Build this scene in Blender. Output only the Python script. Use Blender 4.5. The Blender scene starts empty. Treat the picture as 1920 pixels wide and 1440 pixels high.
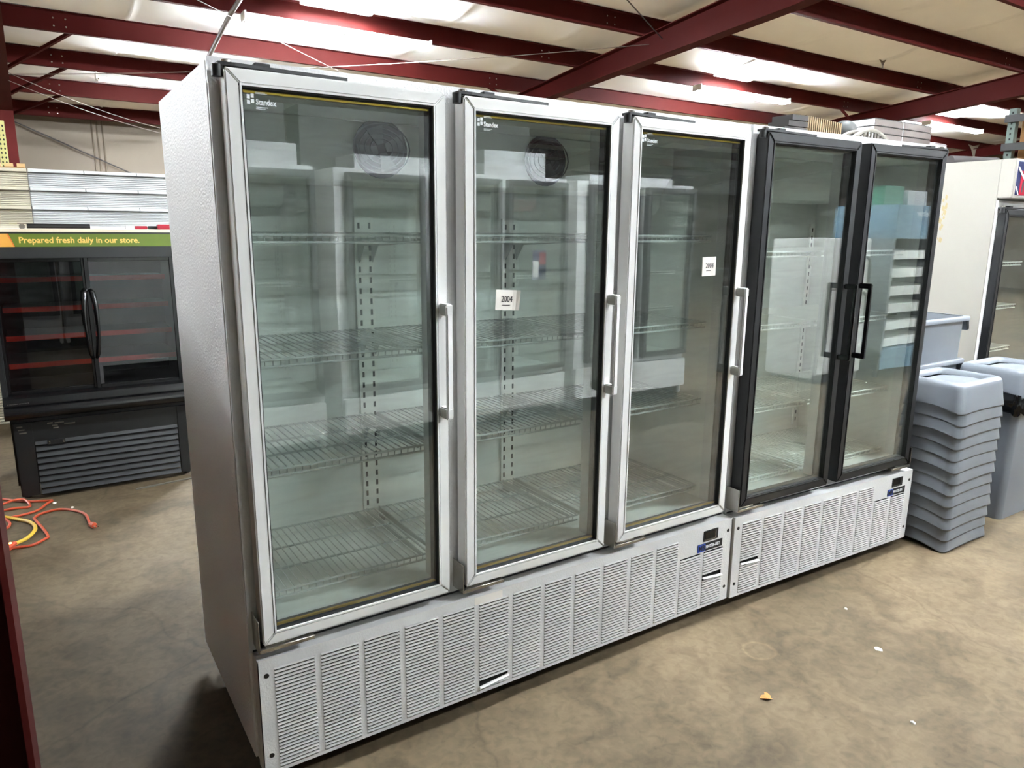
import bpy, bmesh, math, random
from mathutils import Vector, Matrix
random.seed(7)
SC = bpy.context.scene
COL = SC.collection
PI = math.pi

# ---------------------------------------------------------------- camera, world, exposure
cam_d = bpy.data.cameras.new('camera')
cam = bpy.data.objects.new('camera', cam_d); COL.objects.link(cam); SC.camera = cam
F_PX, YAW, PITCH, ROLL = 1366.07, -0.5794, -0.2102, 0.0089
cam_d.sensor_fit = 'HORIZONTAL'; cam_d.sensor_width = 36.0
cam_d.lens = F_PX * 36.0 / 1920.0
cam_d.clip_start = 0.05; cam_d.clip_end = 200
fwd = Vector((-math.sin(YAW) * math.cos(PITCH), math.cos(YAW) * math.cos(PITCH), math.sin(PITCH)))
rgt = Vector((math.cos(YAW), math.sin(YAW), 0)); upv = rgt.cross(fwd)
r2 = rgt * math.cos(ROLL) + upv * math.sin(ROLL)
u2 = -rgt * math.sin(ROLL) + upv * math.cos(ROLL)
m = Matrix((r2, u2, -fwd)).transposed().to_4x4()
m.translation = Vector((-0.4228, -2.0707, 1.6992))
cam.matrix_world = m

w = bpy.data.worlds.new('world'); SC.world = w; w.use_nodes = True
w.node_tree.nodes['Background'].inputs[0].default_value = (0.75, 0.85, 1.0, 1)
w.node_tree.nodes['Background'].inputs[1].default_value = 1.0

SC.view_settings.view_transform = 'Standard'
SC.view_settings.look = 'None'
SC.view_settings.gamma = 1.0
SC.view_settings.use_curve_mapping = False
SC.view_settings.exposure = 4.1
SC.cycles.max_bounces = 6; SC.cycles.diffuse_bounces = 3; SC.cycles.glossy_bounces = 3
SC.cycles.use_light_tree = False; SC.cycles.transparent_max_bounces = 24; SC.cycles.caustics_reflective = False; SC.cycles.caustics_refractive = False
TUBE_L = 60.0      # radiance of the fluorescent tubes
SKY_L = 14.0       # radiance of the daylit roof panels

# ---------------------------------------------------------------- materials
def new_mat(name):
    mt = bpy.data.materials.new(name); mt.use_nodes = True
    nt = mt.node_tree
    return mt, nt, nt.nodes['Principled BSDF']

def lin(r, g, b):
    f = lambda c: (c / 255 / 12.92) if c / 255 <= 0.04045 else ((c / 255 + 0.055) / 1.055) ** 2.4
    return (f(r), f(g), f(b), 1)

def mat(name, rgb, rough=0.5, metal=0.0, var=0.0, vscale=4.0, bump=0.0, bscale=60.0, spec=0.5, rvar=0.0):
    mt, nt, p = new_mat(name)
    c = lin(*rgb)
    p.inputs['Base Color'].default_value = c
    p.inputs['Roughness'].default_value = rough
    p.inputs['Metallic'].default_value = metal
    p.inputs['Specular IOR Level'].default_value = spec
    tc = nt.nodes.new('ShaderNodeTexCoord')
    if var or rvar:
        n = nt.nodes.new('ShaderNodeTexNoise'); n.inputs['Scale'].default_value = vscale
        n.inputs['Detail'].default_value = 6
        nt.links.new(tc.outputs['Object'], n.inputs['Vector'])
        if var:
            mx = nt.nodes.new('ShaderNodeMix'); mx.data_type = 'RGBA'
            mx.inputs[6].default_value = tuple(x * (1 - var) for x in c[:3]) + (1,)
            mx.inputs[7].default_value = tuple(min(1, x * (1 + var)) for x in c[:3]) + (1,)
            nt.links.new(n.outputs['Fac'], mx.inputs[0])
            nt.links.new(mx.outputs[2], p.inputs['Base Color'])
        if rvar:
            mr = nt.nodes.new('ShaderNodeMapRange')
            mr.inputs[3].default_value = rough - rvar; mr.inputs[4].default_value = rough + rvar
            nt.links.new(n.outputs['Fac'], mr.inputs[0]); nt.links.new(mr.outputs[0], p.inputs['Roughness'])
    if bump:
        n2 = nt.nodes.new('ShaderNodeTexNoise'); n2.inputs['Scale'].default_value = bscale
        n2.inputs['Detail'].default_value = 3
        nt.links.new(tc.outputs['Object'], n2.inputs['Vector'])
        b = nt.nodes.new('ShaderNodeBump'); b.inputs['Strength'].default_value = bump
        b.inputs['Distance'].default_value = 0.004
        nt.links.new(n2.outputs['Fac'], b.inputs['Height'])
        nt.links.new(b.outputs['Normal'], p.inputs['Normal'])
    return mt

def emis(name, rgb, strength):
    mt, nt, p = new_mat(name)
    p.inputs['Base Color'].default_value = lin(*rgb)
    p.inputs['Emission Color'].default_value = lin(*rgb)
    p.inputs['Emission Strength'].default_value = strength
    return mt

def glass(name, tint, ior=1.5, dirt=0.03, gloss_rough=0.0):
    mt, nt, p = new_mat(name)
    nt.nodes.remove(p)
    out = nt.nodes['Material Output']
    tr = nt.nodes.new('ShaderNodeBsdfTransparent'); tr.inputs[0].default_value = tint
    gl = nt.nodes.new('ShaderNodeBsdfGlossy'); gl.inputs['Roughness'].default_value = gloss_rough
    gl.inputs[0].default_value = (1, 1, 1, 1)
    df = nt.nodes.new('ShaderNodeBsdfDiffuse'); df.inputs[0].default_value = (0.6, 0.6, 0.58, 1)
    fr = nt.nodes.new('ShaderNodeFresnel'); fr.inputs[0].default_value = ior
    ge = nt.nodes.new('ShaderNodeNewGeometry'); io = nt.nodes.new('ShaderNodeMapRange')
    io.inputs[3].default_value = ior; io.inputs[4].default_value = 1.0 / ior
    nt.links.new(ge.outputs['Backfacing'], io.inputs[0]); nt.links.new(io.outputs[0], fr.inputs[0])
    tc = nt.nodes.new('ShaderNodeTexCoord')
    # slightly wavy surface, as old double panes are
    nz = nt.nodes.new('ShaderNodeTexNoise'); nz.inputs['Scale'].default_value = 2.2; nz.inputs['Detail'].default_value = 0
    nt.links.new(tc.outputs['Object'], nz.inputs['Vector'])
    bp = nt.nodes.new('ShaderNodeBump'); bp.inputs['Strength'].default_value = 0.10; bp.inputs['Distance'].default_value = 0.01
    nt.links.new(nz.outputs['Fac'], bp.inputs['Height']); nt.links.new(bp.outputs['Normal'], gl.inputs['Normal'])
    # wiping smears
    mp = nt.nodes.new('ShaderNodeMapping'); mp.inputs['Scale'].default_value = (1.2, 1.0, 7.0)
    nt.links.new(tc.outputs['Object'], mp.inputs[0])
    n2 = nt.nodes.new('ShaderNodeTexNoise'); n2.inputs['Scale'].default_value = 3.0; n2.inputs['Detail'].default_value = 3
    n2.inputs['Distortion'].default_value = 1.5
    nt.links.new(mp.outputs[0], n2.inputs['Vector'])
    mr = nt.nodes.new('ShaderNodeMapRange'); mr.inputs[1].default_value = 0.42; mr.inputs[2].default_value = 0.85
    mr.inputs[3].default_value = dirt * 0.35; mr.inputs[4].default_value = dirt * 2.5
    nt.links.new(n2.outputs['Fac'], mr.inputs[0])
    m1 = nt.nodes.new('ShaderNodeMixShader'); m2 = nt.nodes.new('ShaderNodeMixShader')
    nt.links.new(mr.outputs[0], m1.inputs[0]); nt.links.new(tr.outputs[0], m1.inputs[1]); nt.links.new(df.outputs[0], m1.inputs[2])
    nt.links.new(fr.outputs[0], m2.inputs[0]); nt.links.new(m1.outputs[0], m2.inputs[1]); nt.links.new(gl.outputs[0], m2.inputs[2])
    nt.links.new(m2.outputs[0], out.inputs[0])
    return mt

def concrete():
    mt, nt, p = new_mat('concrete')
    N, L = nt.nodes, nt.links
    tc = N.new('ShaderNodeTexCoord')
    def noise(s, d, dist=0.0):
        n = N.new('ShaderNodeTexNoise'); n.inputs['Scale'].default_value = s; n.inputs['Detail'].default_value = d
        n.inputs['Distortion'].default_value = dist; L.new(tc.outputs['Object'], n.inputs['Vector']); return n
    def ramp(src, a, b, ca, cb):
        r = N.new('ShaderNodeValToRGB'); r.color_ramp.elements[0].position = a; r.color_ramp.elements[1].position = b
        r.color_ramp.elements[0].color = ca; r.color_ramp.elements[1].color = cb; L.new(src, r.inputs[0]); return r
    def mul(a, b, fac=1.0):
        x = N.new('ShaderNodeMix'); x.data_type = 'RGBA'; x.blend_type = 'MULTIPLY'; x.inputs[0].default_value = fac
        L.new(a, x.inputs[6]); L.new(b, x.inputs[7]); return x.outputs[2]
    base = ramp(noise(0.9, 8, 0.6).outputs['Fac'], 0.3, 0.72, lin(78, 67, 50), lin(108, 93, 72))
    blot = ramp(noise(3.4, 8, 1.4).outputs['Fac'], 0.36, 0.56, (0.62, 0.61, 0.60, 1), (1, 1, 1, 1))
    fine = ramp(noise(26, 8, 0.8).outputs['Fac'], 0.30, 0.62, (0.74, 0.73, 0.71, 1), (1.0, 1.0, 1.0, 1))
    v = N.new('ShaderNodeTexVoronoi'); v.inputs['Scale'].default_value = 3.3; L.new(tc.outputs['Object'], v.inputs['Vector'])
    spots = ramp(v.outputs['Distance'], 0.035, 0.10, (0.66, 0.64, 0.62, 1), (1, 1, 1, 1))
    v2 = N.new('ShaderNodeTexVoronoi'); v2.inputs['Scale'].default_value = 14; L.new(tc.outputs['Object'], v2.inputs['Vector'])
    sp2 = ramp(v2.outputs['Distance'], 0.03, 0.09, (0.72, 0.7, 0.67, 1), (1, 1, 1, 1))
    # hairline cracks
    nd = noise(1.7, 4)
    av = N.new('ShaderNodeVectorMath'); av.operation = 'MULTIPLY_ADD'; av.inputs[1].default_value = (0.5, 0.5, 0.5)
    L.new(nd.outputs['Color'], av.inputs[0]); L.new(tc.outputs['Object'], av.inputs[2])
    v3 = N.new('ShaderNodeTexVoronoi'); v3.feature = 'DISTANCE_TO_EDGE'; v3.inputs['Scale'].default_value = 0.55
    L.new(av.outputs[0], v3.inputs['Vector'])
    crk = ramp(v3.outputs['Distance'], 0.0015, 0.005, (0.72, 0.7, 0.68, 1), (1, 1, 1, 1))
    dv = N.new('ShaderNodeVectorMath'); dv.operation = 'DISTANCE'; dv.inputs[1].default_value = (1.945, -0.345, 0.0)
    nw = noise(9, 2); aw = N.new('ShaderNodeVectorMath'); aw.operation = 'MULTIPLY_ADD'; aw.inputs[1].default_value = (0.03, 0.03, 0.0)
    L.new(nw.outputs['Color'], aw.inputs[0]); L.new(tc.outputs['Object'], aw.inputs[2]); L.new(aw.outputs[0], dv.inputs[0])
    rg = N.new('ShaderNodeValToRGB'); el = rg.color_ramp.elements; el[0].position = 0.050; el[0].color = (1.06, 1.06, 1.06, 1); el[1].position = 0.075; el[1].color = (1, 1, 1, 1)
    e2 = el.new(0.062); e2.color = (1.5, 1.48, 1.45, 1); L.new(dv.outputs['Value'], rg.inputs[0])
    c = mul(base.outputs[0], blot.outputs[0], 0.8); c = mul(c, rg.outputs[0]); c = mul(c, fine.outputs[0]); c = mul(c, spots.outputs[0], 0.7)
    c = mul(c, sp2.outputs[0], 0.55); c = mul(c, crk.outputs[0], 0.8)
    L.new(c, p.inputs['Base Color'])
    p.inputs['Specular IOR Level'].default_value = 0.2
    rr = N.new('ShaderNodeMapRange'); rr.inputs[3].default_value = 0.55; rr.inputs[4].default_value = 0.85
    L.new(noise(3, 5).outputs['Fac'], rr.inputs[0]); L.new(rr.outputs[0], p.inputs['Roughness'])
    b = N.new('ShaderNodeBump'); b.inputs['Strength'].default_value = 0.12; b.inputs['Distance'].default_value = 0.004
    L.new(noise(45, 5).outputs['Fac'], b.inputs['Height']); L.new(b.outputs['Normal'], p.inputs['Normal'])
    return mt

def rust_red():
    return mat('red_primer_steel', (66, 19, 17), 0.6, 0, 0.2, 2.5, 0.05, 30, spec=0.08)

M = {}
M['concrete'] = concrete()
M['insul'] = mat('white_insulation', (240, 240, 239), 0.6, 0, 0.04, 1.3, 0.35, 6.0)
M['wallins'] = mat('wall_insulation', (108, 96, 81), 0.6, 0, 0.12, 0.9, 0.4, 4.0)
M['red'] = rust_red()
M['white'] = mat('white_paint', (226, 225, 222), 0.38, 0, 0.02, 8)
M['whiteemb'] = mat('embossed_white_paint', (222, 221, 220), 0.33, 0, 0.02, 8, 0.35, 150)
M['sidesteel'] = mat('stucco_steel_side', (240, 238, 238), 0.5, 0.0, 0.03, 3, 0.6, 130, rvar=0.05)
M['liner'] = mat('freezer_liner', (230, 232, 226), 0.55, 0, 0.05, 2)
M['wire'] = mat('grey_coated_wire', (196, 198, 194), 0.35, 0.2)
M['wirew'] = mat('white_coated_wire', (236, 236, 228), 0.4, 0.0)
M['black'] = mat('black_paint', (9, 9, 10), 0.5, 0, 0.05, 8)
M['blackgloss'] = mat('black_gloss', (13, 13, 14), 0.22)
M['blackfrm'] = mat('black_anodised_frame', (16, 17, 19), 0.45, 0.0)
M['void'] = mat('dark_recess', (9, 9, 9), 0.9)
M['rubber'] = mat('black_rubber', (14, 15, 16), 0.6)
M['gold'] = mat('gold_spacer', (196, 160, 62), 0.32, 0.8)
M['chrome'] = mat('plated_steel', (176, 172, 164), 0.25, 0.9, 0.12, 30)
M['glass'] = glass('door_glass', (0.925, 0.965, 0.952, 1), 1.95, 0.03)
M['glassd'] = glass('dark_door_glass', (0.55, 0.55, 0.55, 1), 1.5, 0.005)
M['print'] = mat('white_print', (235, 238, 240), 0.5)
M['paper'] = mat('white_paper', (240, 234, 226), 0.8)
M['ink'] = mat('pen_ink', (25, 25, 30), 0.7)
M['blue'] = mat('badge_blue', (38, 78, 176), 0.35)
M['greyplastic'] = mat('grey_plastic', (108, 112, 119), 0.34, 0, 0.02, 6)
M['bag'] = mat('black_bag_film', (10, 10, 11), 0.16)
M['tube'] = emis('lit_fluorescent_tube', (240, 248, 255), TUBE_L)
M['tubedim'] = emis('ageing_fluorescent_tube', (240, 246, 250), TUBE_L * 0.3)
M['sky'] = emis('daylit_roof_panel', (240, 247, 255), SKY_L)
M['lampwhite'] = mat('lamp_housing_white', (228, 228, 222), 0.4)
M['green'] = mat('header_green', (82, 98, 18), 0.4)
M['orange'] = mat('header_orange', (200, 142, 58), 0.45)
M['orange2'] = mat('logo_orange', (198, 96, 32), 0.45)
M['tan'] = mat('header_lettering', (212, 168, 88), 0.45)
M['beige'] = mat('beige_trim', (206, 190, 168), 0.5)
M['redstrip'] = mat('red_shelf_rail', (226, 66, 52), 0.3)
M['darkgrey'] = mat('dark_grey_metal', (70, 70, 72), 0.4, 0.2)
M['slat'] = mat('charcoal_louvre', (27, 27, 28), 0.6, 0.0)
M['shelfwhite'] = mat('white_shelf_steel', (200, 201, 201), 0.35)
M['shelfcream'] = mat('cream_shelf_steel', (196, 188, 168), 0.4)
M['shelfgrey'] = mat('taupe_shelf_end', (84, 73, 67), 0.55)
M['cordo'] = mat('orange_cord', (176, 66, 32), 0.45)
M['cordy'] = mat('yellow_cord', (196, 160, 48), 0.45)
M['indic'] = emis('lit_indicator', (255, 120, 60), 3.0)
M['pipe'] = mat('grey_conduit', (96, 90, 82), 0.5, 0.1)
M['cable'] = mat('pale_cable', (112, 104, 98), 0.6)
M['cabled'] = mat('dark_cable', (42, 36, 34), 0.6)
M['cardboard'] = mat('cardboard', (138, 98, 58), 0.8, 0, 0.08, 5)
M['tape'] = mat('printed_tape', (222, 212, 196), 0.6)
M['rackgrey'] = mat('rack_beam_grey', (48, 47, 47), 0.5, 0.2)
M['rackgreen'] = mat('rack_upright_green', (82, 94, 88), 0.5, 0.2)
M['rackyellow'] = mat('rack_upright_yellow', (164, 158, 98), 0.5)
M['leaf'] = mat('dry_leaf', (180, 122, 62), 0.8, 0, 0.2, 60)
M['wicker'] = mat('tan_slats', (102, 82, 54), 0.7)
M['dark'] = mat('dark_brown', (26, 18, 17), 0.7)
M['foil'] = mat('crumpled_foil', (206, 206, 208), 0.3, 0.6, 0, 1, 1.0, 30)
M['hat'] = mat('black_rubber_dome', (18, 17, 15), 0.6)
M['coolerwhite'] = mat('cooler_cream_white', (150, 145, 137), 0.4, 0, 0.03, 2)
M['postred'] = mat('poster_red', (150, 26, 44), 0.25)
M['postblue'] = mat('poster_blue', (36, 44, 84), 0.25)
M['postwhite'] = mat('poster_white', (236, 230, 230), 0.25)
M['yellowstain'] = mat('glue_residue', (150, 134, 98), 0.6)
M['labblue'] = mat('lab_blue', (112, 142, 160), 0.4)
M['labgrey'] = mat('lab_grey', (120, 128, 132), 0.4)
M['wood'] = mat('pale_wood', (196, 160, 110), 0.7, 0, 0.12, 12)
M['yellowtag'] = mat('yellow_tag', (214, 186, 60), 0.5)
M['greenbox'] = mat('green_box', (36, 104, 84), 0.5)

# ---------------------------------------------------------------- mesh helpers
class MB:
    def __init__(s): s.v = []; s.f = []
    def quad(s, *pts):
        i = len(s.v); s.v += [tuple(p) for p in pts]; s.f.append(tuple(range(i, i + len(pts)))); return s
    def box(s, x0, x1, y0, y1, z0, z1):
        i = len(s.v)
        s.v += [(x0, y0, z0), (x1, y0, z0), (x1, y1, z0), (x0, y1, z0), (x0, y0, z1), (x1, y0, z1), (x1, y1, z1), (x0, y1, z1)]
        s.f += [tuple(i + k for k in q) for q in ((0, 3, 2, 1), (4, 5, 6, 7), (0, 1, 5, 4), (1, 2, 6, 5), (2, 3, 7, 6), (3, 0, 4, 7))]
        return s
    def prism(s, prof, axis, a, b):
        """extrude a 2-D outline (list of pairs) along axis 0/1/2 between a and b"""
        n = len(prof); i = len(s.v)
        for t in (a, b):
            for p in prof:
                s.v.append((t, p[0], p[1]) if axis == 0 else (p[0], t, p[1]) if axis == 1 else (p[0], p[1], t))
        s.f.append(tuple(i + k for k in range(n))); s.f.append(tuple(i + n + k for k in reversed(range(n))))
        for k in range(n):
            l = (k + 1) % n; s.f.append((i + k, i + n + k, i + n + l, i + l))
        return s
    def tube(s, pts, r, n=8, cap=True, closed=False):
        pts = [Vector(p) for p in pts]; i = len(s.v); N = len(pts)
        prev = None
        for k, p in enumerate(pts):
            if closed: d = pts[(k + 1) % N] - pts[k - 1]
            else: d = pts[min(k + 1, N - 1)] - pts[max(k - 1, 0)]
            d.normalize()
            if prev is None:
                a = Vector((0, 0, 1)) if abs(d.z) < 0.9 else Vector((1, 0, 0))
                u = d.cross(a).normalized()
            else:
                u = (prev - d * prev.dot(d)).normalized()
            prev = u; q = d.cross(u)
            rr = r[k] if isinstance(r, (list, tuple)) else r
            for j in range(n):
                t = 2 * PI * (j + 0.5) / n
                s.v.append(tuple(p + (u * math.cos(t) + q * math.sin(t)) * rr))
        for k in range(N if closed else N - 1):
            a, b = i + k * n, i + ((k + 1) % N) * n
            for j in range(n):
                l = (j + 1) % n; s.f.append((a + j, a + l, b + l, b + j))
        if cap and not closed:
            s.f.append(tuple(i + j for j in reversed(range(n)))); s.f.append(tuple(i + (N - 1) * n + j for j in range(n)))
        return s
    def rings(s, rings, cap0=False, cap1=False):
        i = len(s.v); n = len(rings[0])
        for r in rings: s.v += [tuple(p) for p in r]
        for k in range(len(rings) - 1):
            a, b = i + k * n, i + (k + 1) * n
            for j in range(n):
                l = (j + 1) % n; s.f.append((a + j, a + l, b + l, b + j))
        if cap0: s.f.append(tuple(i + j for j in reversed(range(n))))
        if cap1: s.f.append(tuple(i + (len(rings) - 1) * n + j for j in range(n)))
        return s
    def mesh(s, name, mt, smooth=False, bevel=0.0, seg=2):
        me = bpy.data.meshes.new(name); me.from_pydata(s.v, [], s.f); me.update()
        bm = bmesh.new(); bm.from_mesh(me)
        if bevel:
            ed = [e for e in bm.edges if len(e.link_faces) == 2 and e.calc_face_angle(0) > 0.6]
            bmesh.ops.bevel(bm, geom=ed, offset=bevel, segments=seg, affect='EDGES', clamp_overlap=True)
        bmesh.ops.recalc_face_normals(bm, faces=bm.faces)
        bm.to_mesh(me); bm.free()
        if mt is not None: me.materials.append(mt)
        if smooth or bevel:
            for p in me.polygons: p.use_smooth = True
            if bevel or smooth == 'auto':
                try: me.set_sharp_from_angle(angle=math.radians(40))
                except Exception: pass
        return me
    def build(s, name, mt, parent=None, smooth=False, bevel=0.0, seg=2):
        return obj(name, s.mesh(name, mt, smooth, bevel, seg), parent)

def obj(name, me, parent=None, loc=None, rot=None):
    o = bpy.data.objects.new(name, me); COL.objects.link(o)
    if parent is not None: o.parent = parent
    if loc is not None: o.location = loc
    if rot is not None: o.rotation_euler = rot
    return o

def tag(o, label=None, cat=None, group=None, kind=None):
    if label: o['label'] = label
    if cat: o['category'] = cat
    if group: o['group'] = group
    if kind: o['kind'] = kind
    return o

def thing(name, label, cat, loc=(0, 0, 0), rz=0.0, group=None):
    o = obj(name, None, None, loc, (0, 0, rz)); o.empty_display_size = 0.1
    return tag(o, label, cat, group)

def struct(name, mb, mt, parent=None, **k):
    o = mb.build(name, mt, parent, **k); o['kind'] = 'structure'; return o

def copy_tree(o, parent=None):
    kids = list(o.children)
    c = o.copy(); COL.objects.link(c)
    if parent is not None: c.parent = parent
    for ch in kids: copy_tree(ch, c)
    return c

def text_mesh(s, size, mt, extrude=0.0006, bold=0.0, align='LEFT', sx=1.0):
    cu = bpy.data.curves.new('lettering', 'FONT'); cu.body = s; cu.size = size; cu.extrude = extrude
    cu.align_x = align; cu.offset = bold; cu.resolution_u = 3
    ob = bpy.data.objects.new('lettering', cu); COL.objects.link(ob)
    me = bpy.data.meshes.new_from_object(ob); bpy.data.objects.remove(ob); bpy.data.curves.remove(cu)
    if sx != 1.0: me.transform(Matrix.Scale(sx, 4, (1, 0, 0)))
    me.materials.clear(); me.materials.append(mt)
    return me

FRONT = (PI / 2, 0, 0)      # turns lettering to face -y
def text(s, size, mt, parent, loc, name='lettering', rot=FRONT, **k):
    return obj(name, text_mesh(s, size, mt, **k), parent, loc, rot)

def rrect(hx, hy, r, n=6, cx=0, cy=0, z=0.0):
    pts = []
    for (sx, sy, a0) in ((1, 1, 0), (-1, 1, PI / 2), (-1, -1, PI), (1, -1, 1.5 * PI)):
        for k in range(n + 1):
            a = a0 + PI / 2 * k / n
            pts.append((cx + sx * (hx - r) + r * math.cos(a), cy + sy * (hy - r) + r * math.sin(a), z))
    return pts

def disc(c, r, axis, t, n=16):
    """short cylinder around c, thickness t along axis"""
    a = Vector(c); d = Vector((0, 0, 0)); d[axis] = t / 2
    return MB().tube([a - d, a + d], r, n)

# ================================================================= THE BUILDING
X0, X1, Y0, Y1 = -7.5, 25.5, -21.0, 14.0
RIDGE = -4.45
def zb(y):                       # underside of the purlins
    yy = y if y >= RIDGE else 2 * RIDGE - y
    return 4.17 + 0.105 * (7.55 - yy)
PUR = [13.55 - 1.5 * k for k in range(24)]
PUR = [y for y in PUR if y > Y0]
SEAMS = [0.91 + 1.83 * k for k in range(-5, 14)]
SKX = (2.66, 9.93, 17.3)
SKY0, SKY1, SKW = 6.28, 7.38, 0.88

fl = MB(); fl.box(X0, X1, Y0, Y1, -0.15, 0.0)
struct('floor', fl, M['concrete'])

for nm, b in (('wall_back', (X0, X1, Y1, Y1 + 0.15, 0, zb(Y1) + 0.3)), ('wall_front', (X0, X1, Y0 - 0.15, Y0, 0, zb(Y0) + 0.5)),):
    struct(nm, MB().box(*b), M['wallins'])
for nm, xa, xb in (('wall_left', X0 - 0.15, X0), ('wall_right', X1, X1 + 0.15)):
    pr = [(Y0, 0), (Y1, 0), (Y1, zb(Y1) + 0.3), (RIDGE, zb(RIDGE) + 0.35), (Y0, zb(Y0) + 0.3)]
    struct(nm, MB().prism(pr, 0, xa, xb), M['wallins'])
# folded seams of the wall blanket
for k, x in enumerate((0.78, 0.86, 0.95, 2.35, -0.9)):
    o = MB().tube([(x, 13.985, 0.1), (x + 0.01, 13.98, 2.0), (x, 13.985, 3.75)], 0.014, 6).build('wall_seam', M['wallins'], None, smooth=True)
    o['kind'] = 'structure'

# ceiling: white insulation blanket sagging between the purlins, with folded seams, open at the roof lights
def ceil_z(x, y):
    k = (13.55 - y) / 1.5; f = k - math.floor(k)
    sag = 0.085 * math.sin(PI * f) * (0.75 + 0.35 * math.sin(x * 1.37 + math.floor(k) * 2.1))
    wr = 0.012 * math.sin(x * 5.1 + y * 2.3) + 0.010 * math.sin(x * 8.7 - y * 4.1 + math.floor(k))
    return zb(y) + 0.235 - sag + wr * math.sin(PI * f)
xs = set(); x = X0
while x < X1: xs.add(round(x, 3)); x += 0.34
xs.add(X1)
for s in SEAMS: xs.update((round(s - 0.05, 3), round(s, 3), round(s + 0.018, 3)))
for s in SKX: xs.update((s, round(s + SKW, 3)))
xs = sorted(v for v in xs if X0 <= v <= X1)
ys = set()
for a in PUR:
    for j in range(6): ys.add(round(a - 0.25 * j, 3))
ys.update((SKY0, SKY1, Y1, Y0)); ys = sorted(v for v in ys if Y0 <= v <= Y1)
cm = MB()
seam_set = {round(s, 3) for s in SEAMS}
for xx in xs:
    for yy in ys:
        z = ceil_z(xx, yy)
        if xx in seam_set:
            kk = (13.55 - yy) / 1.5; z -= (0.034 + 0.02 * math.sin(yy * 3 + xx)) * math.sin(PI * (kk - math.floor(kk)))
        cm.v.append((xx, yy, z))
ny = len(ys)
for i in range(len(xs) - 1):
    for j in range(ny - 1):
        mx, my = (xs[i] + xs[i + 1]) / 2, (ys[j] + ys[j + 1]) / 2
        if SKY0 < my < SKY1 and any(s < mx < s + SKW for s in SKX): continue
        cm.f.append((i * ny + j, (i + 1) * ny + j, (i + 1) * ny + j + 1, i * ny + j + 1))
ceil = struct('ceiling', cm, M['insul'], smooth=True)
struct('roof_deck', MB().prism([(Y0, zb(Y0) + 0.62), (RIDGE, zb(RIDGE) + 0.62), (Y1, zb(Y1) + 0.62), (Y1, zb(Y1) + 0.7), (RIDGE, zb(RIDGE) + 0.7), (Y0, zb(Y0) + 0.7)], 0, X0 - 0.1, X1 + 0.1), M['darkgrey'])

# roof lights: a lined opening closed by a daylit panel
for i, s in enumerate(SKX):
    t = thing('roof_light', ('glowing roof light above the nearest fluorescent fixture', 'glowing roof light right of the long red rafter', 'glowing roof light farthest to the right, above the boxes')[i], 'roof light', (s, SKY0, 0), 0, 'daylit roof panels')
    L, z0, z1 = SKY1 - SKY0, zb(SKY1) + 0.17, zb(SKY0) + 0.42
    MB().prism([(0, zb(SKY0) + 0.34), (L, zb(SKY1) + 0.34), (L, zb(SKY1) + 0.36), (0, zb(SKY0) + 0.36)], 0, 0, SKW).build('panel', M['sky'], t)
    for (xa, xb, ya, yb) in ((-0.02, 0, 0, L), (SKW, SKW + 0.02, 0, L), (0, SKW, -0.02, 0), (0, SKW, L, L + 0.02)):
        pr = [(ya, zb(SKY0 + ya) + 0.15), (yb, zb(SKY0 + yb) + 0.15), (yb, zb(SKY0 + yb) + 0.40), (ya, zb(SKY0 + ya) + 0.40)]
        MB().prism(pr, 0, xa, xb).build('lining', M['insul'], t)

# purlins: Z sections running the length of the building
for k, y in enumerate(PUR):
    z = zb(y); h, f, t = 0.225, 0.065, 0.006
    pr = [(y, z), (y + f, z), (y + f, z + 0.018), (y + f - t, z + 0.018), (y + f - t, z + t), (y + t, z + t), (y + t, z + h), (y - f, z + h), (y - f, z + h - t), (y, z + h - t)]
    p = struct('purlin', MB().prism(pr, 0, X0, X1), M['red'])
    if y > 2.0:                                                   # bright bolt heads at each frame line
        for fx in (-0.5, 7.1, 14.75):
            for dx in (-0.75, -0.62, 0.75, 0.62):
                for dz in (0.06, 0.15):
                    disc((fx + dx, y - 0.004, z + dz), 0.011, 1, 0.01, 6).build('bolt', M['chrome'], p)

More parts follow.
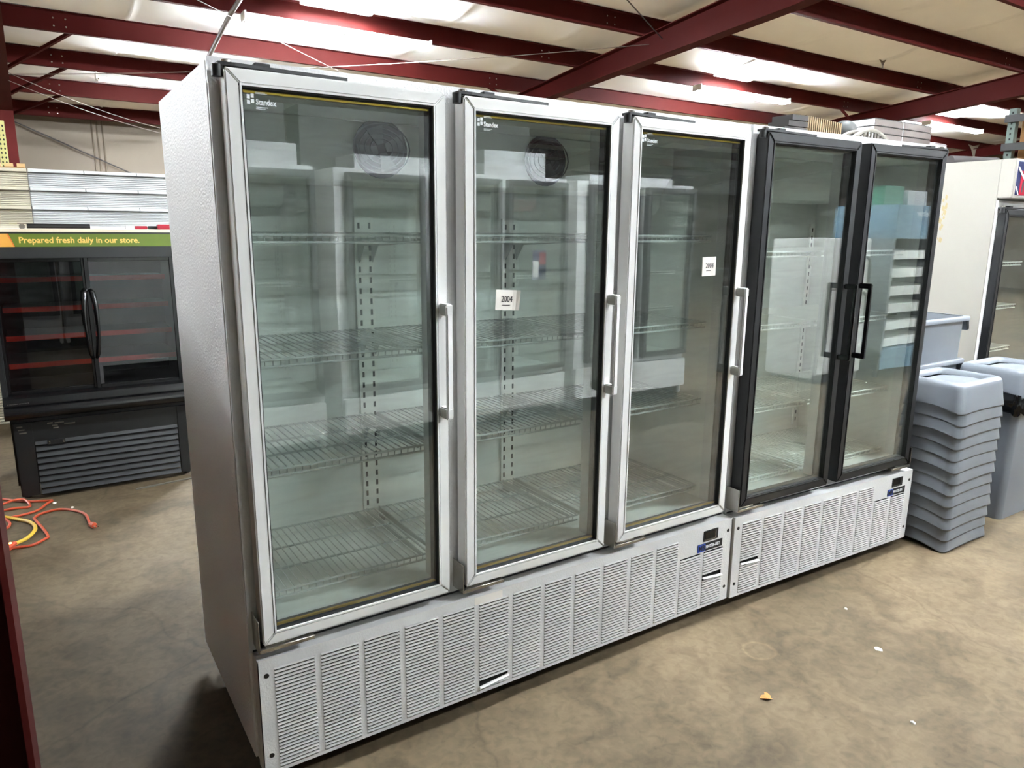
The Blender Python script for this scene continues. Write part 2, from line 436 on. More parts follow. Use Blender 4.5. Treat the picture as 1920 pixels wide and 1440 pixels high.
# frames: tapered I rafters on columns, with flange braces
FRAMES = (-0.5, 7.1, 14.75, 22.4)
def raf_bot(y):
    if y >= 3.65: return zb(y) - (0.42 - 0.032 * (y - 3.65))
    return zb(y) - 0.42
for i, fx in enumerate(FRAMES):
    yy = [13.3, 11.5, 9.5, 7.5, 5.5, 3.65, 0, RIDGE, -9, -14, Y0 + 0.3]
    mb = MB(); hw, tf = 0.10, 0.014
    for a, b in zip(yy[:-1], yy[1:]):
        for (zl, zh, w_) in ((lambda y: raf_bot(y), lambda y: raf_bot(y) + tf, hw), (lambda y: zb(y) - tf - 0.002, lambda y: zb(y) - 0.002, hw), (lambda y: raf_bot(y) + tf, lambda y: zb(y) - tf - 0.002, 0.005)):
            mb.prism([(a, zl(a)), (b, zl(b)), (b, zh(b)), (a, zh(a))], 0, fx - w_, fx + w_)
    r = struct('rafter', mb, M['red'])
    # wall column with haunch
    mb = MB(); zt = raf_bot(12.7) + 0.1
    for (ya0, ya1, yb0, yb1, w_) in ((12.75, 12.78, 13.10, 13.13, hw), (13.70, 13.73, 13.70, 13.73, hw), (12.78, 13.70, 13.13, 13.70, 0.006)):
        mb.v += [(fx - w_, yb0, 0), (fx + w_, yb0, 0), (fx + w_, yb1, 0), (fx - w_, yb1, 0), (fx - w_, ya0, zt), (fx + w_, ya0, zt), (fx + w_, ya1, zt), (fx - w_, ya1, zt)]
        n = len(mb.v) - 8
        mb.f += [tuple(n + k for k in q) for q in ((0, 3, 2, 1), (4, 5, 6, 7), (0, 1, 5, 4), (1, 2, 6, 5), (2, 3, 7, 6), (3, 0, 4, 7))]
    struct('wall_column', mb, M['red'])
    for y in PUR:
        if y < 2.5 or y > 13: continue
        if (i == 0 and y > 9) or (i == 1 and 8 < y < 10) or (i == 2 and 6.5 < y < 8):
            for sgn in ((1,) if i == 0 else (-1,)):
                a = Vector((fx + sgn * 0.08, y + 1.15 if i == 0 else y + 0.1, raf_bot(y + (1.15 if i == 0 else 0.1)) + 0.03)); b = Vector((fx + sgn * 0.85, y + 0.03, zb(y) + 0.05))
                MB().tube([a, b], 0.028, 4).build('flange_brace', M['red'], None)['kind'] = 'structure'
# interior column on the first frame line: H section beside the big freezer
mb = MB()
mb.box(-0.567, -0.553, -0.02, 0.19, 0.012, raf_bot(0.1)); mb.box(-0.853, -0.839, -0.02, 0.19, 0.012, raf_bot(0.1)); mb.box(-0.839, -0.567, 0.08, 0.09, 0.012, raf_bot(0.1))
mb.box(-0.90, -0.51, -0.08, 0.25, 0, 0.012)
struct('column', mb, M['red'])

# fluorescent strip fixtures: white channel, four tubes in two lines
def fixture_proto():
    t = thing('strip_light', 'x', 'strip light')
    MB().prism([(-0.09, -0.006), (-0.07, 0.0), (0.07, 0.0), (0.09, -0.006), (0.05, 0.055), (-0.05, 0.055)], 0, 0, 2.44).build('channel', M['lampwhite'], t, bevel=0.004, seg=1)
    for x in (0.0, 2.43):
        MB().box(x - 0.004, x + 0.014, -0.10, 0.10, -0.040, 0.06).build('end_plate', M['lampwhite'], t)
    for x0 in (0.02, 1.225):
        for y in (-0.055, 0.055):
            tb = MB().tube([(x0 + 0.02, y, -0.022), (x0 + 1.175, y, -0.022)], 0.0165, 10).build('tube', M['tube'], t, smooth='auto')
            for e in (x0 + 0.008, x0 + 1.187):
                MB().tube([(e - 0.012, y, -0.022), (e + 0.012, y, -0.022)], 0.017, 10).build('tube_cap', M['chrome'], tb)
    return t
FX = fixture_proto()
spots = [(1.99, 7.47, 'long fluorescent strip light nearest, left of the red rafter'), (9.62, 7.45, 'fluorescent strip light below the middle roof light'),
         (17.02, 7.4, 'fluorescent strip light above the stacked shelf boards at the far right'), (0.65, 10.6, 'dim fluorescent strip light at the far left, partly behind the freezer'),
         (2.0, -0.2, 'fluorescent strip light overhead, above the front of the freezers'), (9.6, -0.2, 'fluorescent strip light overhead past the grey bins'), (17.0, -0.2, 'fluorescent strip light overhead far down the aisle'),
         (4.2, -4.1, 'added strip light over the aisle, brightening the freezer fronts'), (12.4, -4.1, 'added strip light over the aisle past the lab refrigerator'),  # this aisle row is added to brighten the freezer fronts
         (2.0, -8.0, 'fluorescent strip light behind the camera, reflected in the middle doors'), (9.6, -8.0, 'fluorescent strip light reflected across the tops of the black doors'), (17.0, -8.0, 'fluorescent strip light farthest behind, reflected at the right'),
         (-4.2, 10.6, 'fluorescent strip light out to the left, past the shelf stacks'), (-6.6, 7.45, 'added strip light far out to the left, brightening the freezer side'), (-6.6, 3.6, 'added strip light above the black cases, brightening the freezer side'), (19.0, -4.1, 'added strip light over the far end of the aisle')]  # far-left pair and aisle-end lamp are added to raise the brightness
for i, (x, y, lab) in enumerate(spots):
    f = FX if i == 0 else copy_tree(FX)
    f.location = (x, y + 0.03, zb(y) - 0.062); f['label'] = lab; f['group'] = 'fluorescent strip lights'
    if y in (10.6, 3.6, -8.0):                                                  # the outer rows have old, dim tubes
        for ch in f.children:
            if ch.name.split('.')[0] == 'tube':
                ch.data = ch.data.copy(); ch.data.materials[0] = M['tubedim']

# ================================================================= GLASS DOOR FREEZERS
def door_part(root, x0, x1, z0, z1, yf, frame, hinge, handle, gmat, gold=False, detail=True, logo=False):
    """a framed glass door: front face at y = yf, closed on the cabinet front at y = 0"""
    fw, ft = 0.036, -0.012 - yf
    fr = MB(); g = 0.0004; yb_ = -0.012
    for (a, b, c, d) in (((x0, z0), (x1, z0), (x1 - fw, z0 + fw), (x0 + fw, z0 + fw)), ((x1, z0), (x1, z1), (x1 - fw, z1 - fw), (x1 - fw, z0 + fw)),
                         ((x1, z1), (x0, z1), (x0 + fw, z1 - fw), (x1 - fw, z1 - fw)), ((x0, z1), (x0, z0), (x0 + fw, z0 + fw), (x0 + fw, z1 - fw))):
        cx, cz = sum(p[0] for p in (a, b, c, d)) / 4, sum(p[1] for p in (a, b, c, d)) / 4
        q = [(p[0] + (cx - p[0]) * 0.0016, p[1] + (cz - p[1]) * 0.0016) for p in (a, b, c, d)]
        fr.prism(q, 1, yf, yb_)
    dr = fr.build('door', frame, root, bevel=0.004, seg=2)
    i = fw
    def ring(w_, ya, yb2, off, mt, nm):
        mb = MB(); a, b, c, d = x0 + off, x1 - off, z0 + off, z1 - off
        mb.box(a, a + w_, ya, yb2, c, d); mb.box(b - w_, b, ya, yb2, c, d); mb.box(a + w_, b - w_, ya, yb2, c, c + w_); mb.box(a + w_, b - w_, ya, yb2, d - w_, d)
        return mb.build(nm, mt, dr)
    ring(0.005, yf - 0.002, yf + 0.006, fw - 0.001, frame, 'glazing_bead')
    ring(0.007, yf + 0.004, yf + 0.020, fw, M['rubber'], 'glazing_seal')
    ring(0.016, yf + 0.021, yf + 0.046, fw - 0.004, M['darkgrey'] if detail else M['rubber'], 'pane_spacer')
    ring(0.020, -0.0125, -0.0022, 0.012, M['rubber'], 'gasket')
    for k, yy in enumerate((yf + 0.013,)):
        MB().box(x0 + i - 0.001, x1 - i + 0.001, yy, yy + 0.004, z0 + i - 0.001, z1 - i + 0.001).build('glass_pane', gmat, dr)
    if gold:
        for zz in (z1 - i - 0.017, z0 + i + 0.010):
            MB().box(x0 + i + 0.010, x1 - i - 0.010, yf + 0.018, yf + 0.026, zz, zz + 0.006).build('spacer_strip', M['gold'], dr)
    if logo:
        lx, lz, ly = x0 + i + 0.018, z1 - i - 0.045, yf + 0.0124
        lg = MB()
        for (a, c) in ((0, 0.013), (0.010, 0.016), (0, 0.0), (0.010, 0.003)):
            lg.box(lx + a, lx + a + 0.008, ly, ly + 0.0004, lz + c, lz + c + 0.010)
        lg = lg.build('logo', M['print'], dr)
        tx = text_mesh('Standex', 0.020, M['print'], 0.0002, 0.0005, sx=0.8); obj('logo', tx, dr, (lx + 0.022, ly + 0.0002, lz), FRONT)
        for r_, (zz, ww) in enumerate(((lz - 0.007, 0.03), (lz - 0.011, 0.024), (lz + 0.029, 0.025), (lz + 0.026, 0.03))):
            MB().box(lx + 0.022, lx + 0.022 + ww, ly, ly + 0.0003, zz, zz + 0.0016).build('logo', M['print'], dr)
    # handle
    hx = (x1 - 0.020) if hinge == 'L' else (x0 + 0.020)
    za, zc = 1.455, 1.130
    if handle is not None:
        hb = MB()
        if handle == 'white':
            for zz in (za, zc):
                hb.box(hx - 0.011, hx + 0.013, yf - 0.050, yf, zz - 0.018, zz + 0.018)
            hb.prism([(hx - 0.009, yf - 0.050), (hx + 0.013, yf - 0.048), (hx + 0.013, yf - 0.032), (hx - 0.006, yf - 0.034)], 2, zc, za)
            hb.build('handle', M['white'], dr, bevel=0.004)
        else:
            for zz in (za, zc):
                hb.prism([(hx - 0.012, yf), (hx + 0.012, yf), (hx + 0.010, yf - 0.060), (hx - 0.010, yf - 0.060)], 2, zz - 0.012, zz + 0.012)
            hb.box(hx - 0.009, hx + 0.009, yf - 0.062, yf - 0.045, zc - 0.012, za + 0.012)
            hb.build('handle', M['blackgloss'], dr, bevel=0.004)
    if detail:
        s = 1 if hinge == 'L' else -1
        xh = x0 if hinge == 'L' else x1
        # bottom hinge: bracket under the door corner
        mb = MB(); X = lambda a, b: (min(xh + s * a, xh + s * b), max(xh + s * a, xh + s * b))
        mb.box(*X(-0.012, 0.15), yf - 0.004, 0.0, z0 - 0.012, z0 - 0.007); mb.box(*X(-0.012, 0.15), yf - 0.006, yf - 0.003, z0 - 0.018, z0 - 0.006)
        mb.box(*X(-0.014, -0.010), yf - 0.004, 0.0, z0 - 0.02, z0 + 0.085)
        mb.build('hinge_bracket', M['chrome'], dr, bevel=0.001, seg=1)
        MB().box(*X(0.01, 0.10), yf + 0.012, yf + 0.045, z0 - 0.007, z0).build('hinge_block', M['chrome'], dr)
        # top closer: black arm with a bright pivot
        ya, zt = yf + 0.030, z1 + 0.008
        arm = [(xh - s * 0.012, ya - 0.022), (xh + s * 0.03, ya - 0.024), (xh + s * 0.10, ya - 0.016), (xh + s * 0.19, ya - 0.010), (xh + s * 0.33, ya - 0.002), (xh + s * 0.33, ya + 0.004), (xh + s * 0.17, ya + 0.016), (xh + s * 0.03, ya + 0.024), (xh - s * 0.012, ya + 0.020)]
        MB().prism(arm, 2, zt - 0.003, zt + 0.005).build('closer_arm', M['black'], dr)
        MB().box(*X(0.08, 0.12), ya - 0.012, ya + 0.014, zt + 0.004, zt + 0.014).build('closer_arm', M['black'], dr, bevel=0.002, seg=1)
        MB().tube([(xh + s * 0.012, ya, z1 - 0.002), (xh + s * 0.012, ya, z1 + 0.012)], 0.009, 12).build('hinge_pin', M['chrome'], dr, smooth='auto')
        MB().tube([(xh + s * 0.012, ya, z1 + 0.012), (xh + s * 0.012, ya, z1 + 0.020), (xh + s * 0.012, ya, z1 + 0.023)], [0.013, 0.013, 0.008], 12).build('hinge_pin', M['chrome'], dr, smooth='auto')
        MB().tube([(xh - s * 0.012, yf + 0.02, z1 - 0.022), (xh - s * 0.012, yf + 0.02, z1 + 0.006)], 0.014, 10).build('closer_arm', M['black'], dr, smooth='auto')
    return dr

SHELF_CACHE = {}
def shelf_mesh(w_, d_, mt):
    key = (round(w_, 3), round(d_, 3), mt.name)
    if key in SHELF_CACHE: return SHELF_CACHE[key]
    mb = MB(); r = 0.0042
    for (y, z) in ((0.0, 0.0), (0.004, -0.022), (d_, 0.0)): mb.tube([(0, y, z), (w_, y, z)], r, 6)
    for x in (0.0, w_): mb.tube([(x, 0, 0), (x, d_, 0)], r, 6)
    for y in (d_ * 0.34, d_ * 0.67): mb.tube([(0, y, -0.006), (w_, y, -0.006)], r, 6)
    n = int(w_ / 0.0235)
    for k in range(1, n):
        x = w_ * k / n
        mb.tube([(x, 0.004, -0.022), (x, 0.0, 0.004), (x, d_, 0.004)], 0.0021, 4, cap=False)
    SHELF_CACHE[key] = mb.mesh('wire_shelf', mt, smooth='auto'); return SHELF_CACHE[key]

LOUV = {}
def louver_mesh(wd):
    """one stamped louvre: flat lit lip on top, face leaning back, small dark slit under it"""
    k = round(wd, 4)
    if k not in LOUV:
        p = 0.0118
        mb = MB(); mb.prism([(-0.0065, p - 0.0034), (-0.0065, p - 0.0024), (0.004, p - 0.0016), (0.0055, 0.0018), (0.0020, 0.0018)], 0, 0, wd)
        LOUV[k] = mb.mesh('louver', M['white'])
    return LOUV[k]

def grille(root, xa, xb, cols, short, fine_cols, yg=-0.06, z0=0.0625, z1=0.446, mt=None, bent=None, badge=True):
    mt = mt or M['whiteemb']
    pitch, wd, p = 0.1418, 0.122, 0.0118
    zl, zt_full = 0.072, 0.072 + 29 * p
    tops = [zt_full] * (cols - short) + [0.072 + 21.6 * p] * short
    mb = MB(); t = 0.0025
    cx = [0.055 + pitch * k for k in range(cols)]
    edges = [xa] + sum(([c, c + wd] for c in cx), []) + [xb]
    for k in range(0, len(edges), 2): mb.box(edges[k], edges[k + 1], yg, yg + t, z0, z1)
    for k, c in enumerate(cx):
        mb.box(c, c + wd, yg, yg + t, z0, zl); mb.box(c, c + wd, yg, yg + t, tops[k], z1)
    mb.box(xa, xb, yg, 0.0, z1, z1 + t); mb.box(xa, xa + t, yg, -0.001, z0, z1); mb.box(xb - t, xb, yg, -0.001, z0, z1); mb.box(xa, xb, yg, yg + 0.015, z0 - t, z0)
    gp = mb.build('grille_panel', mt, root)
    MB().box(xa + 0.02, xb - 0.02, yg + 0.010, yg + 0.014, z0 + 0.005, z1 - 0.02).build('dark_backing', M['void'], gp)
    lm = louver_mesh(wd)
    for k, c in enumerate(cx):
        n = int(round((tops[k] - zl) / p - 0.3)) if k >= cols - short else 29
        jm = None
        for j in range(n):
            z = zl + p * j
            if bent and (k, j) in bent:
                if bent[(k, j)] is None: continue
                o = obj('louver', lm, gp, (c, yg - 0.002, z - 0.003), (0.5, bent[(k, j)], 0)); continue
            if k in fine_cols: obj('louver', lm, gp, (c, yg, z))
            else:
                jm = jm or MB()
                off = len(jm.v)
                jm.v += [(v.co.x + c, v.co.y + yg, v.co.z + z) for v in lm.vertices]
                jm.f += [tuple(off + q for q in pl.vertices) for pl in lm.polygons]
        if jm: tag(jm.build('louver_column', M['white'], gp), kind='stuff')
    for hx in (xa + 0.024, xb - 0.024):
        for hz in (0.395, 0.125):
            disc((hx, yg - 0.0006, hz), 0.0075, 1, 0.002, 14).build('screw_hole', M['black'], gp)
    if badge:
        bx = xb - 0.215
        MB().box(bx, bx + 0.155, yg - 0.003, yg, 0.333, 0.369).build('badge', M['black'], gp, bevel=0.001, seg=1)
        MB().box(bx, bx + 0.046, yg - 0.0036, yg - 0.003, 0.333, 0.369).build('badge', M['blue'], gp)
        text('MB', 0.034, M['black'], gp, (bx + 0.004, yg - 0.0036, 0.339), 'badge_lettering', bold=0.001, sx=0.85)
        text('MASTER-BILT', 0.019, M['print'], gp, (bx + 0.049, yg - 0.0034, 0.345), 'badge_lettering', bold=0.0006, sx=0.80)
        dx = xb - 0.182
        MB().box(dx, dx + 0.092, yg - 0.0035, yg, 0.376, 0.426).build('thermostat_display', M['black'], gp, bevel=0.003, seg=2)
        MB().box(dx + 0.008, dx + 0.068, yg - 0.0048, yg - 0.0035, 0.388, 0.420).build('thermostat_display', M['blackgloss'], gp)
        MB().box(dx + 0.006, dx + 0.072, yg - 0.0046, yg - 0.0035, 0.381, 0.384).build('thermostat_display', M['chrome'], gp)
        MB().box(dx + 0.072, dx + 0.076, yg - 0.0046, yg - 0.0035, 0.384, 0.420).build('thermostat_display', M['chrome'], gp)
    return gp

def freezer(name, label, loc, rz, W, doors, frame, handle, hinges, shelves, wire, side, gold=False, detail=True, logo=False,
            base='louver', cols=0, short=2, fine=(), bent=None, gx=None, cat='freezer', group=None, Hh=2.12, zdoor=(0.497, 2.085), fan=True, shelf_z_every=1, gmat=None):
    root = thing(name, label, cat, loc, rz, group)
    D, b0 = 0.797, 0.075
    for xa in (0.0, W - 0.045):
        MB().box(xa, xa + 0.045, 0.0, D, b0, Hh).build('side_panel', side, root, bevel=0.010, seg=3)
    MB().box(0.045, W - 0.045, 0.68, D, 0.40, Hh - 0.01).build('back_panel', M['liner'], root)
    MB().box(0.045, W - 0.045, 0.02, 0.68, Hh - 0.08, Hh).build('top_panel', M['liner'], root)
    MB().box(0.045, W - 0.045, 0.02, 0.68, 0.42, 0.50).build('bottom_panel', M['liner'], root)
    for xa in (0.045, W - 0.047): MB().box(xa, xa + 0.002, 0.02, 0.68, 0.50, Hh - 0.08).build('liner_side', M['liner'], root)
    MB().box(0.06, W - 0.06, 0.03, D - 0.03, 0.12, 0.40).build('machine_tray', M['void'], root)
    # face frame with an opening for each door
    mb = MB(); zo0, zo1 = zdoor[0] + 0.03, zdoor[1] - 0.03
    mb.box(0.001, W - 0.001, -0.002, 0.02, zo1, Hh - 0.001); mb.box(0.001, W - 0.001, -0.002, 0.02, 0.449, zo0)
    e = [0.002] + sum(([a + 0.03, b - 0.03] for a, b in doors), []) + [W - 0.002]
    for k in range(0, len(e), 2): mb.box(e[k], e[k + 1], -0.002, 0.05, zo0, zo1)
    mb.build('front_frame', M['whiteemb'], root)
    for k in range(1, len(doors)):
        xm = (doors[k - 1][1] + doors[k][0]) / 2
        MB().box(xm - 0.03, xm + 0.03, 0.0502, 0.065, zo0, zo1).build('mullion_cover', M['liner'], root)
    # evaporator housing with fans
    MB().prism([(0.30, Hh - 0.08), (0.30, Hh - 0.19), (0.36, Hh - 0.27), (0.67, Hh - 0.27), (0.67, Hh - 0.08)], 0, 0.12, W - 0.12).build('evaporator_cover', M['liner'], root, bevel=0.004, seg=1)
    if fan:
        for a, b in doors[:-1]:
            fx = a + (b - a) * 0.92
            fo = MB()
            for rr in (0.10, 0.08, 0.06, 0.04):
                fo.tube([(fx + rr * math.cos(q * PI / 12), 0.285, Hh - 0.165 + rr * 0.8 * math.sin(q * PI / 12)) for q in range(24)], 0.0025, 4, closed=True)
            fg = fo.build('fan_guard', M['darkgrey'], root)
            disc((fx, 0.297, Hh - 0.165), 0.095, 1, 0.006, 24).build('fan_opening', M['black'], fg)
            hub = MB()
            for q in range(4):
                c, s_ = math.cos(q * PI / 2 + 0.3), math.sin(q * PI / 2 + 0.3)
                hub.prism([(fx + 0.015 * c - 0.012 * s_, Hh - 0.165 + 0.015 * s_ + 0.012 * c), (fx + 0.085 * c - 0.03 * s_, Hh - 0.165 + 0.07 * s_ + 0.03 * c), (fx + 0.085 * c + 0.03 * s_, Hh - 0.165 + 0.07 * s_ - 0.03 * c), (fx + 0.015 * c + 0.012 * s_, Hh - 0.165 + 0.015 * s_ - 0.012 * c)], 1, 0.288, 0.291)
            hub.build('fan_blade', M['darkgrey'], fg)
    # slotted shelf standards on the back wall, at the mullions and the ends
    mids = [0.085] + [(doors[k - 1][1] + doors[k][0]) / 2 for k in range(1, len(doors))] + [W - 0.085]
    for k, xm in enumerate(mids):
        inner = 0 < k < len(mids) - 1
        xl = (xm - 0.022, xm + 0.022) if inner else (xm,)
        sm = MB(); sm.box(xl[0] - 0.016, xl[-1] + 0.016, 0.668, 0.6798, 0.53, 1.74)
        st = sm.build('shelf_standard', M['wirew'], root)
        sl = MB()
        for xx in xl:
            for j in range(28): sl.box(xx - 0.0045, xx + 0.0045, 0.6672, 0.6679, 0.56 + j * 0.042, 0.56 + j * 0.042 + 0.022)
        tag(sl.build('standard_slots', M['void'], st), kind='stuff')
        for zz in shelves:
            for xx in ((xl[0] - 0.006, xl[-1] + 0.006) if inner else xl):
                MB().prism([(0.668, zz - 0.012), (0.668, zz - 0.10), (0.655, zz - 0.11), (0.60, zz - 0.045), (0.16, zz - 0.022), (0.16, zz - 0.012)], 0, xx - 0.0015, xx + 0.0015).build('shelf_bracket', wire, root)
    for k, (a, b) in enumerate(doors):
        xa = mids[k] + 0.012 if k else 0.055
        xb = mids[k + 1] - 0.012 if k < len(doors) - 1 else W - 0.055
        for zz in shelves:
            obj('wire_shelf', shelf_mesh(xb - xa - 0.004, 0.50, wire), root, (xa + 0.002, 0.12, zz))
    for k, (a, b) in enumerate(doors):
        door_part(root, a, b, zdoor[0], zdoor[1], -0.071, frame, hinges[k], handle, gmat or M['glass'], gold, detail, logo)
    if base == 'louver':
        MB().box(0.01, W - 0.01, -0.0035, -0.002, 0.4495, 0.4555).build('sill_seam', M['rubber'], root)
        grille(root, gx[0], gx[1], cols, short, fine, bent=bent)
    else:
        bp_ = MB().box(0.005, W - 0.005, -0.05, 0.0, 0.16, 0.446).build('base_panel', M['white'], root, bevel=0.006)
        MB().box(0.03, W - 0.03, 0.02, 0.05, 0.02, 0.16).build('kick_plate', M['black'], root)
    for xx in (0.07, W - 0.07):
        for yy in (0.08, D - 0.06):
            MB().tube([(xx, yy, 0), (xx, yy, 0.012), (xx, yy, 0.013), (xx, yy, 0.13)], [0.022, 0.022, 0.012, 0.012], 10).build('leg', M['darkgrey'], root)
    return root

cab1 = freezer('glass_door_freezer', 'large white three-door upright freezer with silvery side, closest to the camera', (0, 0, 0), 0, 2.075,
               [(0.027, 0.644), (0.706, 1.319), (1.382, 2.001)], M['white'], 'white', 'LLL', (1.675, 1.308, 0.965, 0.56), M['wire'], M['sidesteel'],
               gold=True, logo=True, cols=14, short=2, fine=range(0, 10), gx=(0.008, 2.072), bent={(5, 2): None, (5, 1): -0.10, (13, 11): 0.09, (13, 10): None})
cab2 = freezer('glass_door_freezer', 'white two-door upright freezer with black door frames, beside the stack of grey lids', (2.079, -0.0085, 0), -0.0365, 1.40,
               [(0.014, 0.622), (0.689, 1.296)], M['blackfrm'], 'black', 'LR', (1.605, 1.27, 0.875, 0.53), M['wirew'], M['white'],
               cols=9, short=2, fine=(), gx=(0.004, 1.368), bent={(0, 12): 0.06}, fan=False)
# stickers and notes
def note(label, cx, cz, w_, h_, y, txt, tsz, curl=False, rot=0.0):
    mb = MB(); n = 8
    t = thing('sticky_note', label, 'note', (cx, y, cz), 0, 'notes on the white freezer doors'); t.rotation_euler = (0, rot, 0)
    top, bot = [], []
    for k in range(n + 1):
        x = -w_ / 2 + w_ * k / n; lift = -0.012 * max(0, (k / n - 0.72) / 0.28) ** 2 if curl else -0.0008 * math.sin(k)
        top.append((x, lift, h_ / 2)); bot.append((x, lift * 0.6, -h_ / 2))
    for k in range(n):
        mb.quad(bot[k], bot[k + 1], top[k + 1], top[k])
        mb.quad(*[(p[0], p[1] + 0.0004, p[2]) for p in (top[k], top[k + 1], bot[k + 1], bot[k])])
    mb.build('sheet', M['paper'], t)
    text(txt, tsz, M['ink'], t, (-w_ * 0.28, -0.0022, -0.006), 'handwriting', extrude=0.0002, sx=0.8)
    MB().box(-w_ * 0.22, w_ * 0.12, -0.0022, -0.0018, -0.0175, -0.0155).build('underline', M['ink'], t)
note('white handwritten note with a curled corner on the middle white door', 0.871, 1.47, 0.088, 0.066, -0.0596, '2004', 0.028, True, 0.06)
note('flat white handwritten note on the third white door', 1.817, 1.56, 0.076, 0.074, -0.0596, '2004', 0.028, False, -0.02)
tag(MB().box(0.745, 0.86, -0.0605, -0.0600, 0.413, 0.441).build('asset_sticker', M['paper']), 'small white paper sticker on the freezer grille below the middle door', 'sticker')

# ================================================================= GREY BINS AND LIDS
def lid_proto():
    t = thing('swing_top', 'x', 'bin lid')
    n = 8; H = 0.160
    def ring(hx, hy, r, z, arch=0.0):
        out = []
        for p in rrect(hx, hy, r, n):
            ax = max(0.0, 1 - abs(p[1] / (hy * 0.95)) ** 2) if abs(p[0]) > hx * 0.9 else 0.0
            ay = max(0.0, 1 - abs(p[0] / (hx * 0.95)) ** 2) if abs(p[1]) > hy * 0.9 else 0.0
            out.append((p[0], p[1], z + arch * max(ax * 1.0, ay * 0.35)))
        return out
    # subdivide straight sides so the lower edge can curve
    def rr(hx, hy, r, z, arch=0.0):
        base = rrect(hx, hy, r, n); out = []
        for k, p in enumerate(base):
            q = base[(k + 1) % len(base)]
            d = math.hypot(q[0] - p[0], q[1] - p[1]); m_ = 8 if d > 0.1 else 1
            for j in range(m_):
                f = j / m_; x, y = p[0] + (q[0] - p[0]) * f, p[1] + (q[1] - p[1]) * f
                ax = max(0.0, 1 - (y / (hy - r * 0.3)) ** 2) if abs(x) > hx - 0.005 else 0.0
                ay = max(0.0, 1 - (x / (hx - r * 0.3)) ** 2) if abs(y) > hy - 0.005 else 0.0
                out.append((x, y, z + arch * ax + arch * 0.25 * ay))
        return out
    hx, hy = 0.248, 0.202
    R = [rr(hx - 0.003, hy - 0.003, 0.05, 0.004, 0.032), rr(hx, hy, 0.05, 0.0, 0.032), rr(hx, hy, 0.05, 0.008, 0.030), rr(hx - 0.006, hy - 0.006, 0.05, 0.05, 0.015),
         rr(hx - 0.014, hy - 0.014, 0.05, 0.125), rr(hx - 0.018, hy - 0.018, 0.05, 0.145), rr(hx - 0.026, hy - 0.026, 0.046, 0.156), rr(hx - 0.038, hy - 0.038, 0.042, H),
         rr(hx - 0.062, hy - 0.058, 0.038, H - 0.001), rr(hx - 0.070, hy - 0.066, 0.036, H - 0.008), rr(hx - 0.074, hy - 0.070, 0.034, H - 0.030)]
    MB().rings(R).build('hood', M['greyplastic'], t, smooth=True)
    fl_ = MB(); a, b = hx - 0.080, hy - 0.076
    pr = [(-b, -0.004), (-b * 0.3, 0.004), (b * 0.4, 0.006), (b, 0.0), (b, -0.006), (-b, -0.010)]
    fl_.prism(pr, 0, -a, a)
    fo = fl_.build('swing_flap', M['greyplastic'], t, smooth='auto'); fo.location = (0, 0, H - 0.030); fo.rotation_euler = (-0.05, 0, 0)
    return t
LID = lid_proto()
ORD = ['topmost', 'second', 'third', 'fourth', 'fifth', 'sixth', 'seventh', 'eighth', 'ninth', 'tenth', 'eleventh', 'twelfth', 'lowest']
first = True
for k in range(13):
    l = LID if first else copy_tree(LID); first = False
    z = 0.064 * (12 - k)
    l.location = (3.772 + 0.004 * math.sin(k * 2.3), -0.088 + 0.003 * math.cos(k * 1.7), z); l.rotation_euler = (0, 0, 0.012 * math.sin(k * 1.3))
    l['label'] = ('topmost grey swing-top lid, flap showing, on the nested stack' if k == 0 else 'lowest grey lid of the nested stack, standing on the floor' if k == 12 else ORD[k] + ' grey swing-top lid from the top of the nested stack')
    l['group'] = 'nested grey bin lids'

